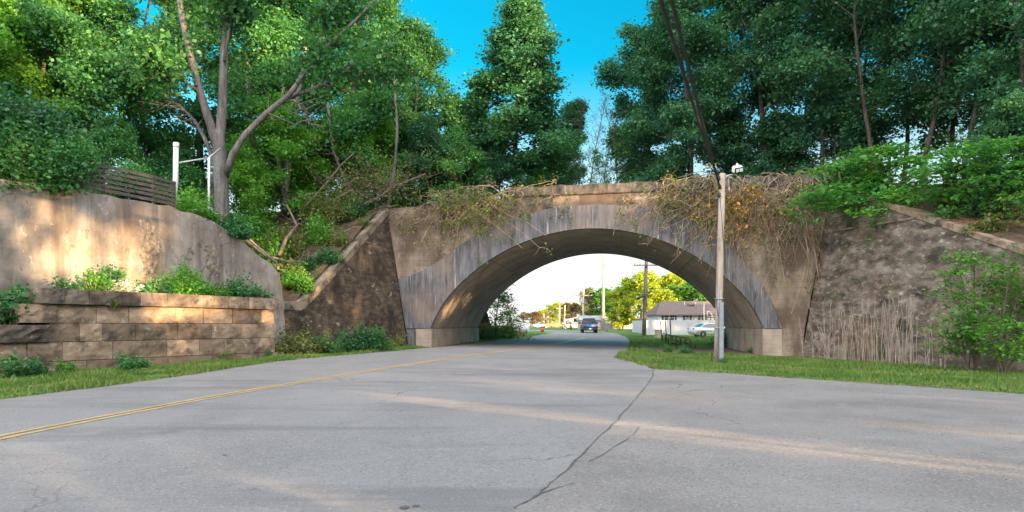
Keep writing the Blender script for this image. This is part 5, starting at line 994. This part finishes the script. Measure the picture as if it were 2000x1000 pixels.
# maple boughs over the right wing
for k, (bpx, bpyy, Y, tips, lab) in enumerate(((1735, 372, 34.2, ((1575, 340), (1572, 405), (1600, 425), (1610, 372), (1640, 330), (1690, 305), (1745, 300), (1650, 395), (1680, 350), (1720, 335), (1700, 375), (1790, 320), (1625, 445), (1665, 430), (1590, 385)), 'maple bough with layered green leaves over the right end of the bridge'), (1765, 385, 33, ((1690, 425), (1740, 405), (1710, 455), (1760, 440), (1790, 350), (1810, 430)), 'lower maple bough hanging over the right wing coping'), (1890, 372, 31, ((1815, 335), (1835, 375), (1850, 310), (1880, 405), (1925, 335), (1920, 290), (1970, 350), (1940, 405), (1870, 430), (1860, 345), (1900, 450), (1845, 425), (1945, 455)), 'maple bough with bright leaves on the right slope'), (1965, 330, 28, ((1920, 345), (1990, 290), (2015, 370), (1950, 390), (1900, 300), (1980, 420), (2020, 330)), 'maple bough at the right frame edge'))):
    b = P(bpx, bpyy, Y); b.z = zR(b.x, Y)-.1
    tp = [(P((bpx+x)/2, min(y, bpyy)-35, Y-.4), P(x, y, Y-random.uniform(.6, 2.6))) for x, y in tips]
    spray('maple', b, tp, 420, .19, L_maple, lab, 'maple', m_dbark, 80+k, .055, .85, 'maples on the right slope')
for k_, (side, kk, sc, lf, lab) in enumerate((('r', 2.0, 1.5, L_mid, 'weeds on the right wing coping just below the bridge corner'), ('r', 4.6, 1.6, L_bri, 'weeds on the right wing coping under the maple bough'), ('r', 7.4, 1.2, L_mid, 'small weeds halfway down the right wing coping'), ('r', 10.2, 1.5, L_olive, 'weeds low on the right wing coping'), ('l', 2.2, 1.2, L_olive, 'weeds near the top of the left wing coping'), ('l', 5.2, 1.3, L_mid, 'weeds halfway down the left wing coping'), ('l', 7.6, 1.6, L_bri, 'weeds at the low end of the left wing coping'))):
    tp_ = topR if side == 'r' else topL; LN_ = WRE if side == 'r' else WLE; p = tp_[int(kk/LN_*24)]+(WRN if side == 'r' else WLN)*.55
    shrub('coping_weed', p-Vector((0, 0, .15)), S_t, sc, lf, lab, 'weed', 'weeds on the wing copings')
# hanging vines over the bridge face
def vines(name, s0, s1, n, drop, seed, lf, lpt, label, d0=-.25, lsz=.12, group='vines hanging on the bridge', zt=None, out=.5, bark=m_twig):
    rng = np.random.default_rng(seed); o = empty(name, B((s0+s1)/2, top_z((s0+s1)/2)+.3, d0), label, 'vine', group); mb = MB(); lv = []; B0 = np.array(o.location)
    for i in range(n):
        s = rng.normal((s0+s1)/2, (s1-s0)*.30); z = (zt if zt else top_z(s)+.35)+rng.uniform(-.9, .5); dp = drop*rng.uniform(.25, 1.1)*(1-.5*abs((s-(s0+s1)/2)/(s1-s0)))
        p = np.array(B(s, z, rng.uniform(0, .6))); q = np.array(B(s+rng.normal()*.9, z+rng.uniform(-.1, .45), d0-rng.uniform(.1, out))); t = np.array(B(s+rng.normal()*1.5, z-dp, d0-rng.uniform(0, out*.7)))
        pts = [(1-u)**2*p+2*u*(1-u)*q+u*u*t+rng.normal(size=3)*.05 for u in np.linspace(0, 1, 9)]; r_ = rng.uniform(.014, .034); mb.tube(pts, [r_*(1-.6*k/8) for k in range(9)], 3, cap=False)
        for k in range(4):
            a, d = along(pts, rng.uniform(.3, 1)); sp = poly_branch(rng, a, d/np.linalg.norm(d)*.5+perp(rng, d), rng.uniform(.3, .9), 3, .25, -.4); mb.tube(sp, [.016, .013, .010, .006], 3, cap=False)
            if rng.uniform() < .85: mm = int(lpt*rng.uniform(.2, 1.5)); e, _ = along(sp, .8); lv.append(e+rng.normal(size=(mm, 3))*.16)
    mb.build('stem', bark, o, fixn=False); link('foliage', leaf_mesh(name, np.concatenate(lv)-B0, rng, lsz), lf, o); return o
vines('hanging_vine', .8, 4.8, 58, 3.2, 91, L_olive, 22, 'green twiggy vine hanging over the left shoulder of the arch')
vines('hanging_vine', -1.2, 1.6, 16, .8, 92, L_brown, 6, 'brown twigs trailing over the left top corner of the bridge')
vines('hanging_vine', 3.6, 7.4, 14, .9, 93, L_olive, 12, 'thin olive creeper on the coping left of the crown')
vines('hanging_vine', 12.4, 15.2, 50, 2.8, 94, L_olive, 12, 'olive brown vine hanging left of the near utility pole')
vines('hanging_vine', 14.6, 17.6, 58, 4.4, 95, L_olive, 7, 'dense brown vine hanging behind the near utility pole')
vines('hanging_vine', 16.4, 19.6, 58, 5.2, 96, L_olive, 5, 'bare brown vine curtain right of the near utility pole')
vines('hanging_vine', 16.0, 17.6, 40, 2.6, 97, L_orange, 9, 'orange leaved vine patch right of the floodlight', zt=8.5, lsz=.16)
vines('hanging_vine', 18.8, 21.2, 60, 6.5, 98, L_olive, 9, 'sparse vine trailing down the right corner of the bridge')
# dead brush at the left top corner
o = empty('dead_brush', P(735, 388, 41.2), 'tangle of dead brown branches beside the left bridge corner', 'brush'); mb = MB(); rg_ = np.random.default_rng(55); lv = []
for i in range(75):
    a = np.array(P(rg_.normal(755, 40), rg_.uniform(345, 392), rg_.uniform(39.8, 42.2))); sp = poly_branch(rg_, a, np.array([-1+rg_.normal()*.9, rg_.normal()*.4, rg_.uniform(-.1, .9)]), rg_.uniform(1.0, 3.4), 5, .22, .05); r_ = rg_.uniform(.008, .024); mb.tube(sp, [r_*(1-.8*k/5) for k in range(6)], 4, cap=False)
    for k in range(4): p, d = along(sp, rg_.uniform(.3, 1)); s2 = poly_branch(rg_, p, d/np.linalg.norm(d)+perp(rg_, d), rg_.uniform(.3, 1.0), 3, .25, 0); mb.tube(s2, [.009, .007, .005, .003], 3, cap=False)
    lv.append(sp[-1]+rg_.normal(size=(40, 3))*.4)
mb.build('branches', m_dtwig, o, fixn=False); link('foliage', leaf_mesh('dead_brush', np.concatenate(lv)-np.array(o.location), rg_, .11), L_olive, o)
for pts, r_, lab in (([(628, 424, 39.5), (690, 408, 40), (735, 388, 40.5), (775, 362, 41), (830, 340, 42)], .12, 'long fallen grey branch rising into the dead brush'), ([(595, 405, 38.5), (640, 355, 39), (668, 320, 39.5), (690, 300, 40)], .06, 'thin pale fallen branch leaning right over the gully'), ([(480, 470, 35), (520, 500, 35), (560, 510, 35.5), (610, 512, 36)], .10, 'grey fallen log lying low in the gully'), ([(452, 425, 34.8), (490, 470, 34.6), (530, 505, 34.2), (552, 520, 33.8)], .07, 'dark fallen branch along the sloping top of the concrete wall'), ([(545, 500, 35.5), (560, 465, 36), (580, 440, 36.3), (560, 400, 36.4)], .11, 'crooked brown trunk growing from the gully'), ([(720, 430, 39.5), (675, 452, 38.6), (640, 478, 37.8), (612, 500, 37)], .06, 'grey dead branch lying down the gully beside the wing coping'), ([(700, 345, 40.5), (660, 372, 39.8), (600, 380, 39), (540, 402, 38.4)], .045, 'thin bare branch arching left out of the dead brush'), ([(690, 370, 40), (640, 395, 39.5), (610, 425, 39), (560, 450, 38.5)], .05, 'thin brown fallen branch crossing below the dead brush')):
    Q = [P(*q) for q in pts]; o = empty('fallen_branch', Q[0], lab, 'branch', 'fallen branches in the gully'); mb = MB(); mb.tube(Q, [r_*(1-.6*i/(len(Q)-1)) for i in range(len(Q))], 8); w = mb.build('main_stem', m_dtwig, o); rg_ = np.random.default_rng(int(r_*997)+pts[0][0]); mb = MB()
    for k in range(9): p, d = along([np.array(q) for q in Q], rg_.uniform(.3, 1)); sp = poly_branch(rg_, p, d/np.linalg.norm(d)*.6+perp(rg_, d), rg_.uniform(.4, 1.5), 4, .2, .05); mb.tube(sp, [.022, .017, .012, .008, .003], 4, cap=False)
    mb.build('dead_twig', m_dtwig, w, fixn=False)
# dry stalks before the right wing wall
protos = []
for k in range(5):
    rg_ = np.random.default_rng(100+k); mb = MB(); hgt = 1.0; pts = [np.array([rg_.normal()*.0035*i, rg_.normal()*.0035*i, hgt*i/6]) for i in range(7)]; mb.tube(pts, [.0085*(1-.5*i/6) for i in range(7)], 4)
    for j in range(2): p, d = along(pts, rg_.uniform(.5, .95)); sp = poly_branch(rg_, p, d/np.linalg.norm(d)+perp(rg_, d)*.5, .16, 2, .1, .1); mb.tube(sp, [.004, .003, .002], 3, cap=False)
    me = bpy.data.meshes.new('stalk'); me.from_pydata([tuple(v) for v in mb.v], [], mb.f); me.materials.append(m_reed); protos.append(me)
rs = random.Random(12)
for i in range(100):
    px = rs.uniform(1560, 1850) if i % 3 else rs.gauss(1700, 45); Y = 35.2-(px-1560)/300*8.6-rs.uniform(.2, 1.5); q = Gy(px, Y); o = bpy.data.objects.new('dry_stalk', protos[i % 5]); COL.objects.link(o); o.location = q-Vector((0, 0, .05))
    hh = rs.uniform(1.2, 3.0)*(1 if 1600 < px < 1810 else .7); o.scale = (1.7, 1.7, hh); o.rotation_euler = (rs.gauss(0, .045), rs.gauss(0, .055), rs.uniform(0, 6)); 
    if i % 17 == 0: o.rotation_euler = (rs.uniform(-.5, .5), rs.uniform(-.6, .6), 0)
    tag(o, 'one of the thin pale dry stalks standing before the lichen covered wing wall', 'stalk', 'dry stalks before the right wing wall')
for px0, py0, px1, py1, lab in ((1565, 697, 1630, 704, 'pale dry stick lying on the grass left of the stalks'), (1730, 706, 1800, 698, 'pale dry stick lying on the grass under the stalks')):
    a, b = G(px0, py0), G(px1, py1); mb = MB(); mb.tube([a+Vector((0, 0, .06)), a.lerp(b, .5)+Vector((0, 0, .10)), b+Vector((0, 0, .06))], [.022, .018, .01], 6); tag(mb.build('fallen_stick', m_reed), lab, 'stick')
# grass blades on the verges (uncountable)
def inside(poly, x, y):
    c = False; j = len(poly)-1
    for i in range(len(poly)):
        if (poly[i][1] > y) != (poly[j][1] > y) and x < (poly[j][0]-poly[i][0])*(y-poly[i][1])/(poly[j][1]-poly[i][1])+poly[i][0]: c = not c
        j = i
    return c
rgv = np.random.default_rng(8); pos = []
pl = [gp(*q) for q in ((-60, 789), (100, 769), (300, 743), (540, 707), (700, 692), (835, 680), (800, 674), (660, 688), (540, 697), (300, 717), (0, 736), (-80, 744))]
pr_ = right_edge[len(right_edge)//2:]+apron_edge[1:]+[gp(2100, 735), gp(1900, 722), gp(1750, 712), gp(1600, 700), gp(1500, 696), gp(1380, 692), gp(1290, 690)]
pm_ = right_edge[len(right_edge)//5:len(right_edge)//2]+[gp(1300, 684), gp(1400, 681), gp(1425, 672), gp(1425, 660), gp(1330, 658), gp(1240, 655)]
plf = [gp(*q) for q in ((890, 675), (940, 669), (1000, 662), (1040, 657), (1075, 650), (1030, 648), (960, 655), (900, 668))]
for poly, n in ((pl, 26000), (pr_, 52000), (pm_, 16000), (plf, 6000)):
    xs = [p[0] for p in poly]; ys = [p[1] for p in poly]; c = 0; tries = 0
    while c < n and tries < n*12:
        tries += 1; x = rgv.uniform(min(xs), max(xs)); y = rgv.uniform(min(ys), max(ys))
        if inside(poly, x, y) and (math.sin(x*2.3+y*1.1)+math.sin(y*3.1-x*1.7) > -1.15+rgv.uniform(-.6, .6)): pos.append((x, y, H(x, y))); c += 1
pos = np.array(pos); n = len(pos); v = np.empty((n, 3, 3)); a = rgv.uniform(0, 6.283, n); w = rgv.uniform(.012, .026, n); hh = rgv.uniform(.04, .13, n)*(1+.5*np.sin(pos[:, 0]*1.3+pos[:, 1]*.9))
v[:, 0] = pos+np.stack([np.cos(a)*w, np.sin(a)*w, a*0], 1); v[:, 1] = pos-np.stack([np.cos(a)*w, np.sin(a)*w, a*0], 1); v[:, 2] = pos+np.stack([rgv.normal(size=n)*.04, rgv.normal(size=n)*.04, hh], 1)
me = bpy.data.meshes.new('grass'); me.vertices.add(3*n); me.vertices.foreach_set('co', v.reshape(-1).astype('f')); me.loops.add(3*n); me.loops.foreach_set('vertex_index', np.arange(3*n, dtype='i')); me.polygons.add(n); me.polygons.foreach_set('loop_start', np.arange(0, 3*n, 3, dtype='i')); me.update(calc_edges=True)
tag(link('grass', me, leafmat('grass_blades', [(.05,.11,.018), (.085,.165,.03), (.14,.22,.05), (.30,.27,.11)], .3)), kind='stuff')
